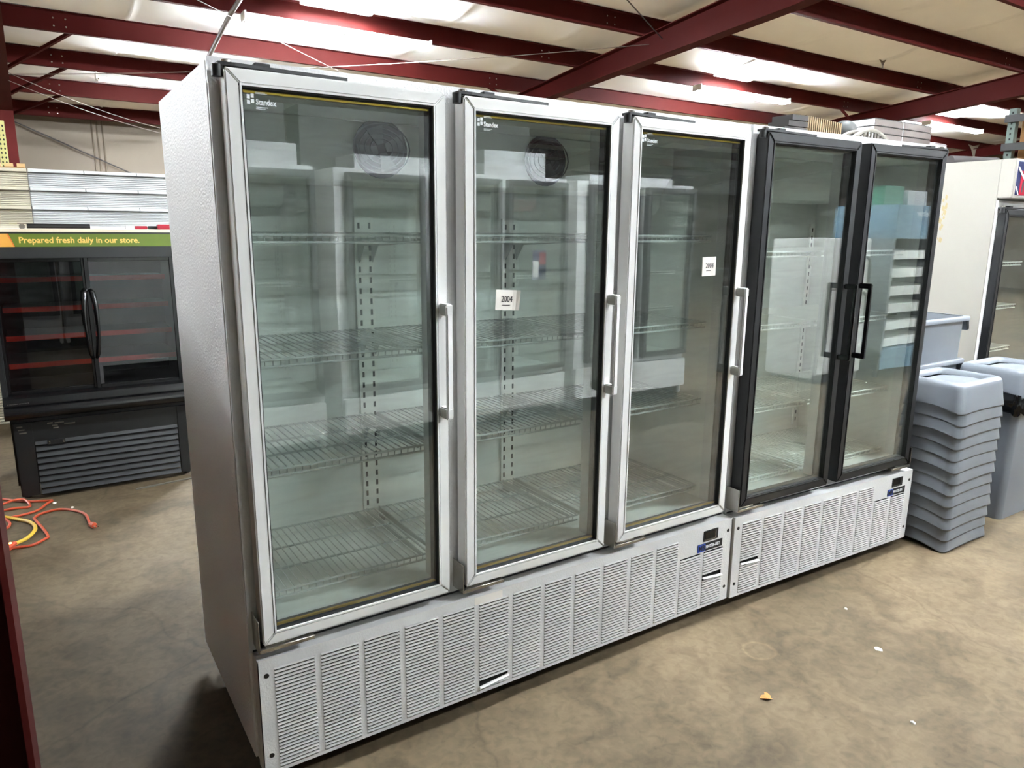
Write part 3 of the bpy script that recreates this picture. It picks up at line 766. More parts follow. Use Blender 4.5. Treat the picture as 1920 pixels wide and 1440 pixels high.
def bin_body(label, loc, hx, hy, h, grp=None, rz=0.0, rim=True, taper=0.90, hook=True):
    t = thing('waste_bin', label, 'bin', loc, rz, grp)
    R = [rrect(hx * taper, hy * taper, 0.04, 5, z=0.0), rrect(hx * taper, hy * taper, 0.04, 5, z=0.002), rrect(hx - 0.012, hy - 0.012, 0.04, 5, z=h - 0.03), rrect(hx - 0.010, hy - 0.010, 0.04, 5, z=h - 0.004),
         rrect(hx - 0.016, hy - 0.016, 0.036, 5, z=h - 0.004), rrect(hx - 0.018, hy - 0.018, 0.036, 5, z=h - 0.03), rrect(hx * taper - 0.006, hy * taper - 0.006, 0.034, 5, z=0.01)]
    MB().rings(R, cap0=True, cap1=True).build('body', M['greyplastic'], t, smooth='auto')
    if rim:
        R = [rrect(hx - 0.013, hy - 0.013, 0.04, 5, z=h), rrect(hx + 0.012, hy + 0.008, 0.03, 5, z=h), rrect(hx + 0.016, hy + 0.012, 0.03, 5, z=h - 0.006), rrect(hx + 0.016, hy + 0.012, 0.03, 5, z=h - 0.026), rrect(hx + 0.012, hy + 0.008, 0.03, 5, z=h - 0.026), rrect(hx + 0.008, hy + 0.004, 0.03, 5, z=h - 0.006), rrect(hx - 0.013, hy - 0.013, 0.04, 5, z=h - 0.006)]
        MB().rings(R).build('rim', M['greyplastic'], t, smooth='auto')
    if hook:
        for s in (-1, 1):
            MB().prism([(s * (hx + 0.016), h - 0.02), (s * (hx + 0.030), h - 0.085), (s * (hx + 0.006), h - 0.09), (s * (hx - 0.012), h - 0.03)], 1, -hy * 0.98, hy * 0.9).build('grip', M['greyplastic'], t)
            MB().prism([(s * (hx + 0.010), h - 0.03), (s * (hx + 0.024), h - 0.082), (s * (hx + 0.004), h - 0.086), (s * (hx - 0.016), h - 0.03)], 1, -hy * 0.99, -hy * 0.975).build('grip_recess', M['void'], t)
        # raised arch on the front
        pts = [(hx * 0.62 * math.cos(a), -hy + 0.022 - 0.012 * 0, h * 0.60 + 0.12 * math.sin(a)) for a in [PI * q / 14 for q in range(15)]]
        MB().tube(pts, 0.005, 5).build('embossed_arch', M['greyplastic'], t, smooth=True)
    return t
bin_body('lower of two nested grey bins, behind the lid stack', (4.14, 0.345, 0), 0.262, 0.195, 0.93, 'nested open bins')
bin_body('upper open grey bin nested in another, behind the lid stack', (4.145, 0.345, 0.265), 0.262, 0.195, 0.93, 'nested open bins')
bin_body('grey bin with lid and black liner, right of the lid stack', (4.50, -0.075, 0), 0.235, 0.185, 0.79, None, 0.0, False, 0.80, False)
lid2 = copy_tree(LID); lid2.location = (4.505, -0.075, 0.765); lid2.rotation_euler = (0, 0, 0.0)
lid2['label'] = 'grey swing-top lid on the bin with the black liner'; del lid2['group']
mb = MB(); rs = []
for j in range(6):
    ring_ = []
    for k, p in enumerate(rrect(0.238, 0.188, 0.05, 9)):
        a = 0.010 + 0.007 * math.sin(k * 1.9 + j) + 0.006 * math.sin(k * 4.7 - j * 2) + 0.006 * (5 - j)* (j / 5)
        d = math.hypot(p[0], p[1]); ring_.append((p[0] * (1 + a / d), p[1] * (1 + a / d), 0.785 - 0.024 * j - (0.012 * math.sin(k * 0.9) if j == 5 else 0)))
    rs.append(ring_)
mb.rings(rs)
o = mb.build('bin_liner', M['bag'], None, smooth=True); o.location = (4.50, -0.075, 0)
tag(o, 'crumpled black plastic liner hanging out under the bin lid', 'bin liner')

# ================================================================= WHITE BEVERAGE COOLER AT THE RIGHT
cool = thing('beverage_cooler', 'cream white upright cooler with a red poster sign and black door, far right', 'cooler', (4.75, 0.241, 0))
W = 0.78
for xa in (0, W - 0.04): MB().box(xa, xa + 0.04, 0.0, 0.72, 0.08, 2.15).build('side_panel', M['coolerwhite'], cool, bevel=0.004, seg=2)
MB().box(0.04, W - 0.04, 0.64, 0.72, 0.3, 2.13).build('back_panel', M['liner'], cool)
MB().box(0.04, W - 0.04, 0.02, 0.64, 1.88, 2.15).build('top_panel', M['coolerwhite'], cool)
MB().box(0.04, W - 0.04, 0.02, 0.64, 0.08, 0.30).build('base_panel', M['coolerwhite'], cool)
MB().box(0.0, W, -0.012, 0.0, 1.83, 1.90).build('front_frame', M['white'], cool)
MB().box(0.0, 0.03, -0.012, 0.0, 0.3, 1.83).build('front_frame', M['white'], cool)
hd = MB().box(0.0, W, -0.084, 0.0, 1.912, 2.152).build('header', M['coolerwhite'], cool, bevel=0.005, seg=2)
MB().box(0.030, W - 0.030, -0.087, -0.084, 1.932, 2.135).build('sign_face', M['postblue'], hd)
MB().box(0.075, W - 0.1, -0.0885, -0.087, 1.932, 2.08).build('sign_face', M['postred'], hd)
for (x_, z_, s_) in ((0.10, 1.95, 0.03), (0.17, 1.945, 0.035), (0.13, 2.0, 0.025), (0.24, 1.96, 0.03), (0.3, 2.0, 0.03)):
    MB().prism([(x_, z_), (x_ + s_ * 0.5, z_), (x_ + s_ * 0.8, z_ + s_ * 2), (x_ + s_ * 0.4, z_ + s_ * 2.3), (x_ + s_ * 0.1, z_ + s_ * 1.8)], 1, -0.0892, -0.0885).build('sign_print', M['postwhite'] if s_ > 0.033 else M['dark'], hd)
MB().prism([(0.032, 2.105), (0.032, 2.085), (0.16, 2.0), (0.16, 2.015)], 1, -0.0896, -0.0885).build('sign_print', M['postwhite'], hd)
MB().prism([(0.030, 1.985), (0.030, 1.97), (0.06, 1.934), (0.07, 1.934)], 1, -0.0896, -0.0869).build('sign_print', M['postwhite'], hd)
door_part(cool, 0.012, W - 0.012, 0.30, 1.845, -0.062, M['blackfrm'], 'L', None, M['glass'], False, True, False)
for zz in (1.5, 1.2, 0.9, 0.6): obj('wire_shelf', shelf_mesh(W - 0.12, 0.48, M['wirew']), cool, (0.06, 0.1, zz))
for xx in (0.06, W - 0.06):
    for yy in (0.06, 0.66): MB().tube([(xx, yy, 0), (xx, yy, 0.09)], 0.018, 8).build('leg', M['darkgrey'], cool)
# yellowed glue mark on the side
gm = MB(); random.seed(3)
for k in range(16):
    y = 0.30 + 0.035 * random.random(); z = 1.62 + 0.30 * random.random() ** 1.0; s_ = 0.006 + 0.012 * random.random()
    gm.prism([(y, z), (y + s_, z + s_ * 0.7), (y + s_ * 0.7, z + s_ * 2.6), (y - s_ * 0.4, z + s_ * 1.6)], 0, -0.0004 - 0.00005 * k, 0.0)
tag(gm.build('glue_mark', M['yellowstain'], cool), 'flaking yellow glue mark')

# ================================================================= BLACK DELI CASE AT THE LEFT
deli = thing('deli_case', 'black sliding-door deli display case with a green header sign', 'display case', (-0.655, 3.2, 0))
DW = 1.06
for xa in (0.0, DW - 0.03): MB().box(xa, xa + 0.03, 0.0, 0.75, 0.62, 1.66).build('side_panel', M['black'], deli, bevel=0.004)
MB().box(0.03, DW - 0.03, 0.70, 0.75, 0.1, 1.66).build('back_panel', M['black'], deli)
MB().box(0.0, DW, 0.0, 0.75, 1.655, 1.672).build('top_panel', M['beige'], deli)
hd = MB().box(0.0, DW, -0.012, 0.10, 1.50, 1.655).build('header', M['black'], deli, bevel=0.003)
MB().box(0.0, DW, -0.016, -0.012, 1.568, 1.644).build('header_sign', M['green'], hd)
MB().prism([(0.0, 1.568), (0.158, 1.568), (0.146, 1.606), (0.130, 1.644), (0.0, 1.644)], 1, -0.0172, -0.016).build('header_sign', M['orange'], hd)
MB().prism([(0.158, 1.568), (0.164, 1.568), (0.152, 1.606), (0.138, 1.644), (0.130, 1.644), (0.146, 1.606)], 1, -0.0176, -0.016).build('header_sign', M['orange2'], hd)
text('Prepared fresh daily in our store.', 0.0485, M['tan'], hd, (0.185, -0.0165, 1.591), 'sign_lettering', bold=0.0012, sx=0.985)
text('d', 0.03, M['orange2'], hd, (0.072, -0.0178, 1.612), 'sign_lettering'); text('go', 0.034, M['orange2'], hd, (0.062, -0.0178, 1.584), 'sign_lettering')
# interior: black liner and shelves with red front rails
MB().box(0.03, DW - 0.03, 0.10, 0.70, 0.62, 0.66).build('bottom_deck', M['black'], deli)
for k, (z, dep) in enumerate(((1.345, 0.30), (1.16, 0.36), (0.985, 0.42), (0.82, 0.50))):
    sh = MB().box(0.05, DW - 0.05, 0.70 - dep, 0.70, z, z + 0.014).build('display_shelf', M['darkgrey'], deli)
    MB().box(0.05, DW - 0.05, 0.70 - dep - 0.008, 0.70 - dep, z - 0.012, z + 0.020).build('price_rail', M['redstrip'], sh)
# two sliding glass doors
for k, (a, b, y) in enumerate(((0.022, 0.515, 0.035), (0.505, DW - 0.045, 0.012))):
    mb = MB(); z0, z1, f = 0.672, 1.50, 0.024
    mb.box(a, a + f, y, y + 0.02, z0, z1); mb.box(b - f, b, y, y + 0.02, z0, z1); mb.box(a + f, b - f, y, y + 0.02, z0, z0 + f); mb.box(a + f, b - f, y, y + 0.02, z1 - f, z1)
    dd = mb.build('sliding_door', M['blackgloss'], deli, bevel=0.002, seg=1)
    MB().box(a + f, b - f, y + 0.008, y + 0.013, z0 + f, z1 - f).build('glass_pane', M['glassd'], dd)
    hx = b - 0.014 if k == 0 else a + 0.018; s_ = -1 if k == 0 else 1
    yh = 0.0 if k == 0 else y
    pts = [(hx, yh, 1.30), (hx + s_ * 0.012, yh - 0.02, 1.285), (hx + s_ * 0.022, yh - 0.035, 1.20), (hx + s_ * 0.024, yh - 0.038, 1.10), (hx + s_ * 0.020, yh - 0.035, 1.0), (hx + s_ * 0.010, yh - 0.02, 0.90), (hx, yh, 0.87)]
    MB().tube(pts, [0.012, 0.016, 0.015, 0.010, 0.010, 0.013, 0.010], 10).build('handle', M['blackgloss'], dd, smooth=True)
MB().box(DW - 0.045, DW, -0.006, 0.03, 0.66, 1.50).build('door_jamb', M['black'], deli)
MB().box(0.0, 0.022, -0.006, 0.06, 0.66, 1.50).build('door_jamb', M['black'], deli)
# sill and two rounded bumpers
MB().prism([(0.08, 0.672), (-0.02, 0.672), (-0.045, 0.655), (-0.06, 0.62), (0.08, 0.60)], 0, 0, DW).build('sill', M['blackgloss'], deli, bevel=0.004)
bump = MB().tube([(0.0, -0.045, 0.575), (DW, -0.045, 0.575)], 0.042, 16).build('bumper', M['blackgloss'], deli, smooth='auto')
text('HUSSMANN', 0.022, M['chrome'], deli, (0.02, -0.055, 0.632), 'maker_lettering', rot=(PI / 2 - 0.55, 0, 0), sx=0.95)
MB().box(0.02, DW - 0.02, 0.02, 0.74, 0.10, 0.60).build('lower_body', M['black'], deli)
# lower louvre front
MB().box(0.03, 0.13, -0.005, 0.04, 0.03, 0.50).build('front_post', M['black'], deli, bevel=0.003)
MB().box(0.955, DW - 0.01, -0.005, 0.04, 0.03, 0.50).build('front_post', M['black'], deli, bevel=0.003)
lg = MB().box(0.13, 0.955, 0.002, 0.02, 0.37, 0.50).build('front_panel', M['black'], deli)
for j in range(9):
    z = 0.035 + j * 0.040
    MB().prism([(-0.012, z), (-0.008, z - 0.003), (0.012, z + 0.024), (0.008, z + 0.027)], 0, 0.135, 0.95).build('louver', M['slat'], deli)
MB().box(0.20, 0.295, -0.012, 0.0, 0.345, 0.375).build('controller', M['black'], deli)
for (x_, z_) in ((0.207, 0.353), (0.207, 0.364), (0.283, 0.353), (0.283, 0.364)): MB().box(x_, x_ + 0.008, -0.0125, -0.012, z_, z_ + 0.006).build('controller_key', M['chrome'], deli)
for (x_, z_, w_) in ((0.05, 0.475, 0.03), (0.055, 0.455, 0.035), (0.06, 0.435, 0.038), (0.21, 0.48, 0.03), (0.25, 0.478, 0.05), (0.235, 0.462, 0.03), (0.30, 0.465, 0.06), (0.24, 0.447, 0.028)):
    MB().box(x_, x_ + w_, -0.006, 0.004, z_, z_ + 0.007).build('torn_label', M['pipe'], deli)
for xx in (0.06, DW - 0.06):
    for yy in (0.08, 0.68): MB().tube([(xx, yy, 0), (xx, yy, 0.12)], 0.02, 8).build('leg', M['black'], deli)
# black cases and crates added out of view at the left to shade the floor
for k, (y0, lab) in enumerate(((-1.45, 'added black case shading the floor, left of the camera'), (-0.35, 'added black case shading the floor left of the red column, nearest'), (0.75, 'added black case shading the floor left of the red column, middle one'), (1.85, 'added black case shading the floor left of the red column, farthest'))):
    dc = copy_tree(deli); dc.location = (-1.08, y0, 0); dc.rotation_euler = (0, 0, PI / 2); dc['label'] = lab; dc['group'] = 'added shading cases at the left'
    tag(MB().box(-1.75, -1.15, y0 + 0.08, y0 + 0.98, 1.673, 1.92).build('shading_crate', M['black'], bevel=0.006), ('added black shading crate on the case beside the camera', 'added black shading crate on the nearest case left of the column', 'added black shading crate on the middle case left of the column', 'added black shading crate on the farthest case left of the column')[k], 'crate', 'added shading crates at the left')
# things lying on the deli case
tag(MB().tube([(-0.42, 3.42, 1.689), (-0.08, 3.42, 1.689)], 0.016, 8).build('black_tube', M['black']), 'thin black tube lying on top of the deli case', 'tube')
tag(MB().box(-0.46, -0.43, 3.40, 3.44, 1.672, 1.70).build('grey_clip', M['pipe'], bevel=0.004), 'small grey clip at the end of the black tube', 'clip')
for k, (a, b, mt, lab) in enumerate(((0.12, 0.17, 'foil', 'silver clip piece on top of the deli case'), (0.175, 0.25, 'postred', 'thin red strip on top of the deli case'), (0.255, 0.36, 'black', 'short black bar on top of the deli case'))):
    tag(MB().box(a, b, 3.38, 3.42, 1.672, 1.694).build('small_part', M[mt], bevel=0.003), lab, 'part')
tag(MB().box(0.30, 0.40, 3.30, 3.36, 1.672, 1.706).build('red_tray', M['postred'], bevel=0.004), 'bright red tray at the right end of the deli case top', 'tray')

# ================================================================= STACKED SHELVING BEHIND THE DELI CASE
def shelf_bundle(x0, w_, y, z0, z1, mt, n, label, lips, grp):
    t = thing('shelf_bundle', label, 'shelves', (x0, y, z0), 0, grp)
    mb = MB(); H = z1 - z0 - 0.032; p = H / n
    for k in range(n):
        z = k * p; mb.prism([(0.0, z), (-0.004, z + p * 0.35), (0.0, z + p * 0.82), (0.45, z + p * 0.82), (0.45, z)], 0, 0, w_)
    tag(mb.build('shelf_pile', mt, t), kind='stuff')
    seg = w_ / lips
    for k in range(lips):
        MB().prism([(-0.03, H + 0.002), (-0.038, H + 0.006), (-0.030, H + 0.028), (-0.02, H + 0.031), (0.45, H + 0.031), (0.45, H + 0.001)], 0, k * seg + 0.003, (k + 1) * seg - 0.003).build('edge_strip', mt, t)
SB = [('leftmost', -1.60, 1.23, 'shelfcream', 'cream', 1), ('middle', -0.365, 1.225, 'shelfwhite', 'white', 3), ('right', 0.865, 1.1, 'shelfwhite', 'white', 3)]
ROWS = [(0.0, 0.50, 20), (0.5, 1.0, 20), (1.0, 1.535, 20), (1.535, 1.690, 9), (1.690, 1.850, 9), (1.850, 2.005, 8), (2.005, 2.155, 7)]
RN = ['lowest hidden', 'second lowest', 'third lowest', 'fourth from top', 'third from top', 'second from top', 'topmost']
for (pos, x0, w_, mt, cn, lips) in SB:
    for (za, zc, n), rn in zip(ROWS, RN):
        z1 = zc
        shelf_bundle(x0, w_, 5.45, za, z1, M[mt], n, '%s bundle of %s metal shelves in the %s stack behind the deli case' % (rn, cn, pos), lips, 'bundled metal shelves behind the deli case')
wp = thing('wooden_pallet', 'small slatted wooden pallet on top of the cream shelf stack', 'pallet', (-1.2, 5.5, 2.156))
for k in range(10):
    MB().box(0.085 * k, 0.085 * k + 0.06, 0, 0.35, 0.012, 0.04).build('slat', M['wood'], wp)
for yy in (0.02, 0.30): MB().box(0, 0.825, yy, yy + 0.03, 0, 0.012).build('runner', M['wood'], wp)
ry = thing('rack_upright', 'yellow perforated rack upright by the far left column', 'rack', (-0.55, 8.5, 0))
MB().box(-0.04, 0.04, 0, 0.08, 0, 2.86).build('post', M['rackyellow'], ry, bevel=0.003)
hm = MB()
for j in range(22):
    for xx in (-0.018, 0.018): hm.prism([(xx - 0.010, 1.75 + j * 0.05), (xx, 1.735 + j * 0.05), (xx + 0.010, 1.75 + j * 0.05), (xx, 1.768 + j * 0.05)], 1, -0.001, 0.0)
tag(hm.build('post_holes', M['void'], ry), kind='stuff')

# ================================================================= CORDS AND LITTER ON THE FLOOR
def smooth_path(pts, z, sub=5):
    P = [Vector((p[0], p[1], p[2] if len(p) > 2 else z)) for p in pts]; out = []
    for i in range(len(P) - 1):
        a, b, c, d = P[max(i - 1, 0)], P[i], P[i + 1], P[min(i + 2, len(P) - 1)]
        for k in range(sub):
            t = k / sub
            out.append(0.5 * ((2 * b) + (c - a) * t + (2 * a - 5 * b + 4 * c - d) * t * t + (3 * b - a - 3 * c + d) * t ** 3))
    out.append(P[-1]); return out
R_ = 0.0075
oc = thing('extension_cord', 'orange extension cord with a plug, snaking on the floor by the deli case', 'cord', (-0.5, 2.6, 0))
off = lambda pts: [(p[0] + 0.5, p[1] - 2.6) + tuple(p[2:]) for p in pts]
main = [(-0.69, 2.40), (-0.657, 2.408), (-0.58, 2.4), (-0.518, 2.459), (-0.505, 2.493), (-0.528, 2.637), (-0.562, 2.796), (-0.564, 2.844), (-0.524, 2.897), (-0.441, 2.915), (-0.361, 2.845), (-0.311, 2.745), (-0.3, 2.604), (-0.296, 2.55)]
MB().tube(smooth_path(off(main), R_), R_, 8).build('cable', M['cordo'], oc, smooth='auto')
A = [(-0.95, 3.30), (-0.745, 3.30), (-0.66, 3.215), (-0.576, 3.155), (-0.491, 3.118), (-0.47, 3.105), (-0.50, 3.06), (-0.55, 2.963), (-0.63, 2.924), (-0.691, 2.913), (-0.80, 2.86)]
MB().tube(smooth_path(off(A), R_), R_, 8).build('cable', M['cordo'], oc, smooth='auto')
B = [(-0.90, 3.08, 0.023), (-0.74, 3.14, 0.023), (-0.673, 3.185, 0.023), (-0.618, 3.172, 0.023), (-0.587, 3.098, 0.008), (-0.598, 3.054, 0.008), (-0.658, 3.07, 0.008), (-0.75, 3.06, 0.008), (-0.76, 2.98, 0.008), (-0.71, 2.86, 0.026), (-0.685, 2.80, 0.008), (-0.72, 2.72, 0.008), (-0.85, 2.68, 0.008)]
MB().tube(smooth_path(off(B), R_), R_, 8).build('cable', M['cordo'], oc, smooth='auto')
pl = MB().tube([(0.204, -0.045, 0.012), (0.206, -0.06, 0.014), (0.216, -0.085, 0.016), (0.222, -0.10, 0.016)], [0.009, 0.014, 0.018, 0.016], 8).build('plug', M['cordo'], oc, smooth='auto')
for d in (-0.008, 0.008): MB().tube([(0.222 + d, -0.10 + d * 0.3, 0.016), (0.231 + d, -0.125 + d * 0.3, 0.014)], 0.003, 6).build('prong', M['chrome'], pl)
yc = thing('yellow_cord', 'thick yellow cord with a glowing connector beside the orange cord', 'cord', (-0.6, 2.7, 0))
offy = lambda pts: [(p[0] + 0.6, p[1] - 2.7) + tuple(p[2:]) for p in pts]
Y = [(-0.95, 2.93, 0.010), (-0.80, 2.93, 0.024), (-0.729, 2.905, 0.026), (-0.656, 2.864, 0.010), (-0.599, 2.79, 0.010), (-0.568, 2.707, 0.010), (-0.566, 2.617, 0.010), (-0.604, 2.513, 0.010), (-0.657, 2.44, 0.018)]
MB().tube(smooth_path(offy(Y), 0.010), 0.010, 8).build('cable', M['cordy'], yc, smooth='auto')
cn = MB().tube([(-0.055, -0.255, 0.02), (-0.068, -0.275, 0.02), (-0.085, -0.31, 0.02), (-0.094, -0.33, 0.02)], [0.012, 0.017, 0.019, 0.015], 8).build('connector', M['cordo'], yc, smooth='auto')
MB().tube([(-0.074, -0.292, 0.030), (-0.074, -0.292, 0.041)], 0.006, 8).build('indicator', M['indic'], cn)
lf = MB(); pts = [(0, 0), (0.012, 0.010), (0.030, 0.012), (0.034, 0.022), (0.050, 0.020), (0.056, 0.008), (0.049, -0.004), (0.054, -0.012), (0.040, -0.013), (0.030, -0.020), (0.014, -0.012)]
n = len(pts); c = (0.028, 0.0)
for k in range(n):
    p, q = pts[k], pts[(k + 1) % n]
    hz = lambda a: 0.003 + 14 * (a[1]) ** 2 + 0.004 * math.sin(a[0] * 90)
    lf.quad((p[0], p[1], hz(p)), (q[0], q[1], hz(q)), (c[0], c[1], 0.004)); lf.quad((q[0], q[1], hz(q) + 0.0006), (p[0], p[1], hz(p) + 0.0006), (c[0], c[1], 0.0046))
o = lf.build('dry_leaf', M['leaf'], None, smooth=True); o.location = (1.67, -0.57, 0); o.rotation_euler = (0, 0, -0.35); o.scale = (0.9, 1, 1)
tag(o, 'curled dry brown leaf on the concrete in front of the freezers', 'leaf')
for k, (x, y, s_, lab) in enumerate(((2.36, -0.62, 0.012, 'white crumb on the concrete right of the brown leaf'), (-0.46, 3.07, 0.010, 'white scrap on the floor beside the orange cord bend'), (-0.37, 2.93, 0.009, 'white scrap on the floor above the orange cord arc'), (2.02, -0.95, 0.007, 'tiny pale crumb on the concrete nearest the right edge'), (2.55, -0.35, 0.006, 'tiny pale crumb on the concrete between the grille and the lids'))):
    mb = MB(); mb.rings([[(x + s_ * (1 + 0.3 * math.sin(q * 2.2 + k)) * math.cos(q * PI / 4) * f, y + s_ * 1.5 * math.sin(q * PI / 4) * f, z) for q in range(8)] for (f, z) in ((1, 0.0), (0.9, 0.003), (0.4, 0.006))], True, True)
    tag(mb.build('paper_scrap', M['paper']), lab, 'scrap')
tag(MB().prism([(0.0, 0.0), (0.028, 0.0), (0.028, 0.004), (0.004, 0.006), (0.0, 0.006)], 0, 0, 0.55).build('trim_strip', M['pipe']), 'thin grey trim strip on the floor in front of the deli case', 'strip')
o = bpy.data.objects['trim_strip']; o.location = (0.0, 3.06, 0); o.rotation_euler = (0, 0, 0.13)

# ================================================================= OVERHEAD PIPE AND CABLES
tag(MB().tube([(1.86, y, zb(y) - (0.03 if y < 8 else 0.20)) for y in (13.2, 10, 7.6, 5, 2, 0)], 0.028, 10).build('conduit_pipe', M['pipe'], smooth='auto'), 'grey steel conduit pipe running below the red purlins', 'pipe')
def cable(name, a, b, sag, r, mt, lab, n=10):
    a, b = Vector(a), Vector(b)
    pts = [a.lerp(b, k / n) + Vector((0, 0, -sag * 4 * (k / n) * (1 - k / n))) for k in range(n + 1)]
    return tag(MB().tube(pts, r, 6).build(name, M[mt], smooth='auto'), lab, 'cable')
cable('brace_cable', (7.08, 6.0, zb(6.0) - 0.12), (-0.45, 10.8, zb(10.8) - 0.1), 0.10, 0.005, 'cable', 'pale brace cable crossing from the big rafter to the left')
cable('brace_cable', (-0.45, 5.6, zb(5.6) - 0.08), (7.08, 11.2, zb(11.2) - 0.2), 0.05, 0.005, 'cable', 'pale brace cable slanting down behind the first freezer door')
cable('brace_cable', (7.08, 5.75, zb(5.75) - 0.12), (-0.45, 1.2, zb(1.2) - 0.08), 0.05, 0.008, 'cabled', 'dark brace cable running to the upper edge from the big rafter')
cable('wall_brace', (-0.40, 13.90, 3.45), (2.2, 13.90, 2.28), 0.0, 0.012, 'cabled', 'thin dark rod slanting across the far back wall')
cable('hanging_wire', (-0.42, 10.6, zb(10.6) - 0.12), (1.7, 12.4, 3.35), 0.06, 0.005, 'cable', 'pale wire sagging over the far left, below the dim lamp')
cable('hanging_wire', (-0.42, 10.7, zb(10.7) - 0.20), (1.9, 12.6, 3.26), 0.06, 0.004, 'cable', 'lower of two pale wires at the far left')
# torn flap of ceiling blanket and a dangling scrap
for (x, y, s_, lab) in ((11.75, 5.42, 0.16, 'small torn flap hanging from the white ceiling'), (22.3, 8.9, 0.45, 'bow-shaped torn scrap dangling near the far right lamp')):
    z = ceil_z(x, y) + 0.0
    mb = MB(); mb.prism([(-s_ * 0.35, 0.01), (0.0, -s_ * 0.1), (s_ * 0.4, 0.0), (s_ * 0.2, -s_ * 0.35), (s_ * 0.16, -s_ * 0.9), (0.0, -s_ * 0.6), (-s_ * 0.1, -s_ * 0.3)], 1, -0.01, 0.0)
    o = mb.build('torn_flap', M['wallins']); o.location = (x, y, z - 0.05 - 0.06 * (s_ > 0.2)); o.rotation_euler = (0, 0, -0.55); tag(o, lab, 'scrap')

# ================================================================= THINGS ON AND BEYOND THE SECOND FREEZER
def on2(x, y):           # point on top of the second freezer
    c, s_ = math.cos(-0.0365), math.sin(-0.0365); return (2.079 + x * c - y * s_, -0.0085 + x * s_ + y * c)
T2 = 2.121
x, y = on2(0.655, 0.30)
sp = thing('slatted_mat', 'rolled tan slatted mat on the two-door freezer', 'mat', (x, y, T2), -0.1)
for k in range(18):
    MB().box(0.0 + k * 0.0142, 0.0075 + k * 0.0142, -0.04, 0.04, 0.0, 0.118 - 0.0012 * k).build('slat', M['wicker'], sp)
MB().box(0.0, 0.247, -0.03, 0.03, 0.0, 0.085).build('gap_backing', M['dark'], sp)  # dark backing puts shade into the gaps between the slats
x, y = on2(0.455, 0.30)
ts = thing('board_pile', 'dark brown flat pieces piled at the left on the two-door freezer', 'boards', (x, y, T2), -0.05)
for k in range(4):
    MB().box(0.0 + 0.025 * k, 0.185, -0.06, 0.06, 0.022 + 0.028 * k - 0.02, 0.046 + 0.028 * k - 0.02).build('board', M['dark'], ts)
x, y = on2(1.15, 0.25)
tr = thing('curved_rack', 'grey curved rack with bars on the two-door freezer', 'rack', (x, y, T2), -0.05)
arcp = [(-0.16 + 0.32 * k / 12, 0, 0.03 + 0.055 * math.sin(PI * k / 12)) for k in range(13)]
MB().tube(arcp, 0.010, 8).build('hoop', M['pipe'], tr, smooth='auto')
MB().tube([(p[0], 0.08, p[2]) for p in arcp], 0.010, 8).build('hoop', M['pipe'], tr, smooth='auto')
for k in range(1, 12): MB().tube([(arcp[k][0], 0.0, 0.004), (arcp[k][0], 0.0, arcp[k][2])], 0.005, 6).build('bar', M['chrome'] if k % 2 else M['pipe'], tr)
MB().box(-0.17, 0.17, -0.012, 0.092, 0.0, 0.012).build('base', M['dark'], tr)
x, y = on2(1.17, 0.42)
hb = MB(); hb.rings([[(0.066 * f * math.cos(q * PI / 10), 0.066 * f * math.sin(q * PI / 10), z * 0.76) for q in range(20)] for (f, z) in ((1, 0), (1.0, 0.09), (0.97, 0.13), (0.85, 0.165), (0.6, 0.188), (0.3, 0.198), (0.05, 0.2))], True, True)
o = hb.build('rubber_dome', M['hat'], None, smooth='auto'); o.location = (x, y, T2); tag(o, 'dark rounded dome behind the curved rack on the freezer', 'dome')

# shelf boards stacked on a rack beyond
rk = thing('storage_rack', 'grey storage rack behind the freezers carrying stacked white boards', 'rack', (5.92, 1.84, 0))
for xx in (0.0, 1.75):
    for yy in (0.0, 0.72): MB().box(xx, xx + 0.06, yy, yy + 0.06, 0, 2.36).build('post', M['rackgrey'], rk)
for yy in (0.0, 0.74): MB().box(0.06, 1.75, yy, yy + 0.04, 2.24, 2.34).build('beam', M['rackgrey'], rk)
MB().box(0.0, 1.81, 0.0, 0.78, 2.36, 2.38).build('deck', M['wood'], rk)
for st, (xa, xb, ya, yb_, n) in enumerate(((5.985, 6.44, 1.88, 2.22, 5), (6.455, 6.93, 1.88, 2.22, 5), (5.985, 6.44, 2.235, 2.60, 5))):
    hgt = 0.062
    for k in range(n):
        z = 2.381 + k * hgt
        o = thing('shelf_board', '%s white shelf board of the %s pile beyond the black-framed doors' % (('lowest', 'second', 'third', 'fourth', 'topmost')[k], ('front corner', 'right', 'rear left')[st]), 'board', (xa, ya, z), 0, 'white shelf boards on the rack')
        MB().box(0, xb - xa, 0.0, yb_ - ya, 0.0, hgt - 0.009).build('board', M['shelfwhite'], o, bevel=0.002, seg=1)
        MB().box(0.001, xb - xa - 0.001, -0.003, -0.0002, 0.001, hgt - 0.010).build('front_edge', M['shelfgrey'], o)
        MB().box(0.012, xb - xa - 0.012, 0.004, yb_ - ya - 0.004, hgt - 0.009, hgt).build('gap_shade', M['dark'], o)  # dark sheet standing in for the shaded gap between boards
fo = thing('foil_bundle', 'crumpled silvery bundle right of the white boards', 'bundle', (6.98, 1.9, 2.381))
random.seed(5)
for k in range(6):
    mb = MB(); z = 0.03 * k
    mb.rings([[(0.27 + (0.26 + 0.03 * random.random()) * math.cos(q * PI / 8), 0.22 + 0.2 * math.sin(q * PI / 8) + 0.02 * random.random(), z + zz + 0.008 * random.random()) for q in range(16)] for zz in (0, 0.012, 0.024)], True, True)
    mb.build('foil_layer', M['foil'], fo)
tag(MB().tube([(5.06, 0.72, 2.19), (5.46, 0.60, 2.19)], 0.038, 10).build('dark_roll', M['dark'], smooth='auto'), 'dark brown roll lying on the cream cooler', 'roll')

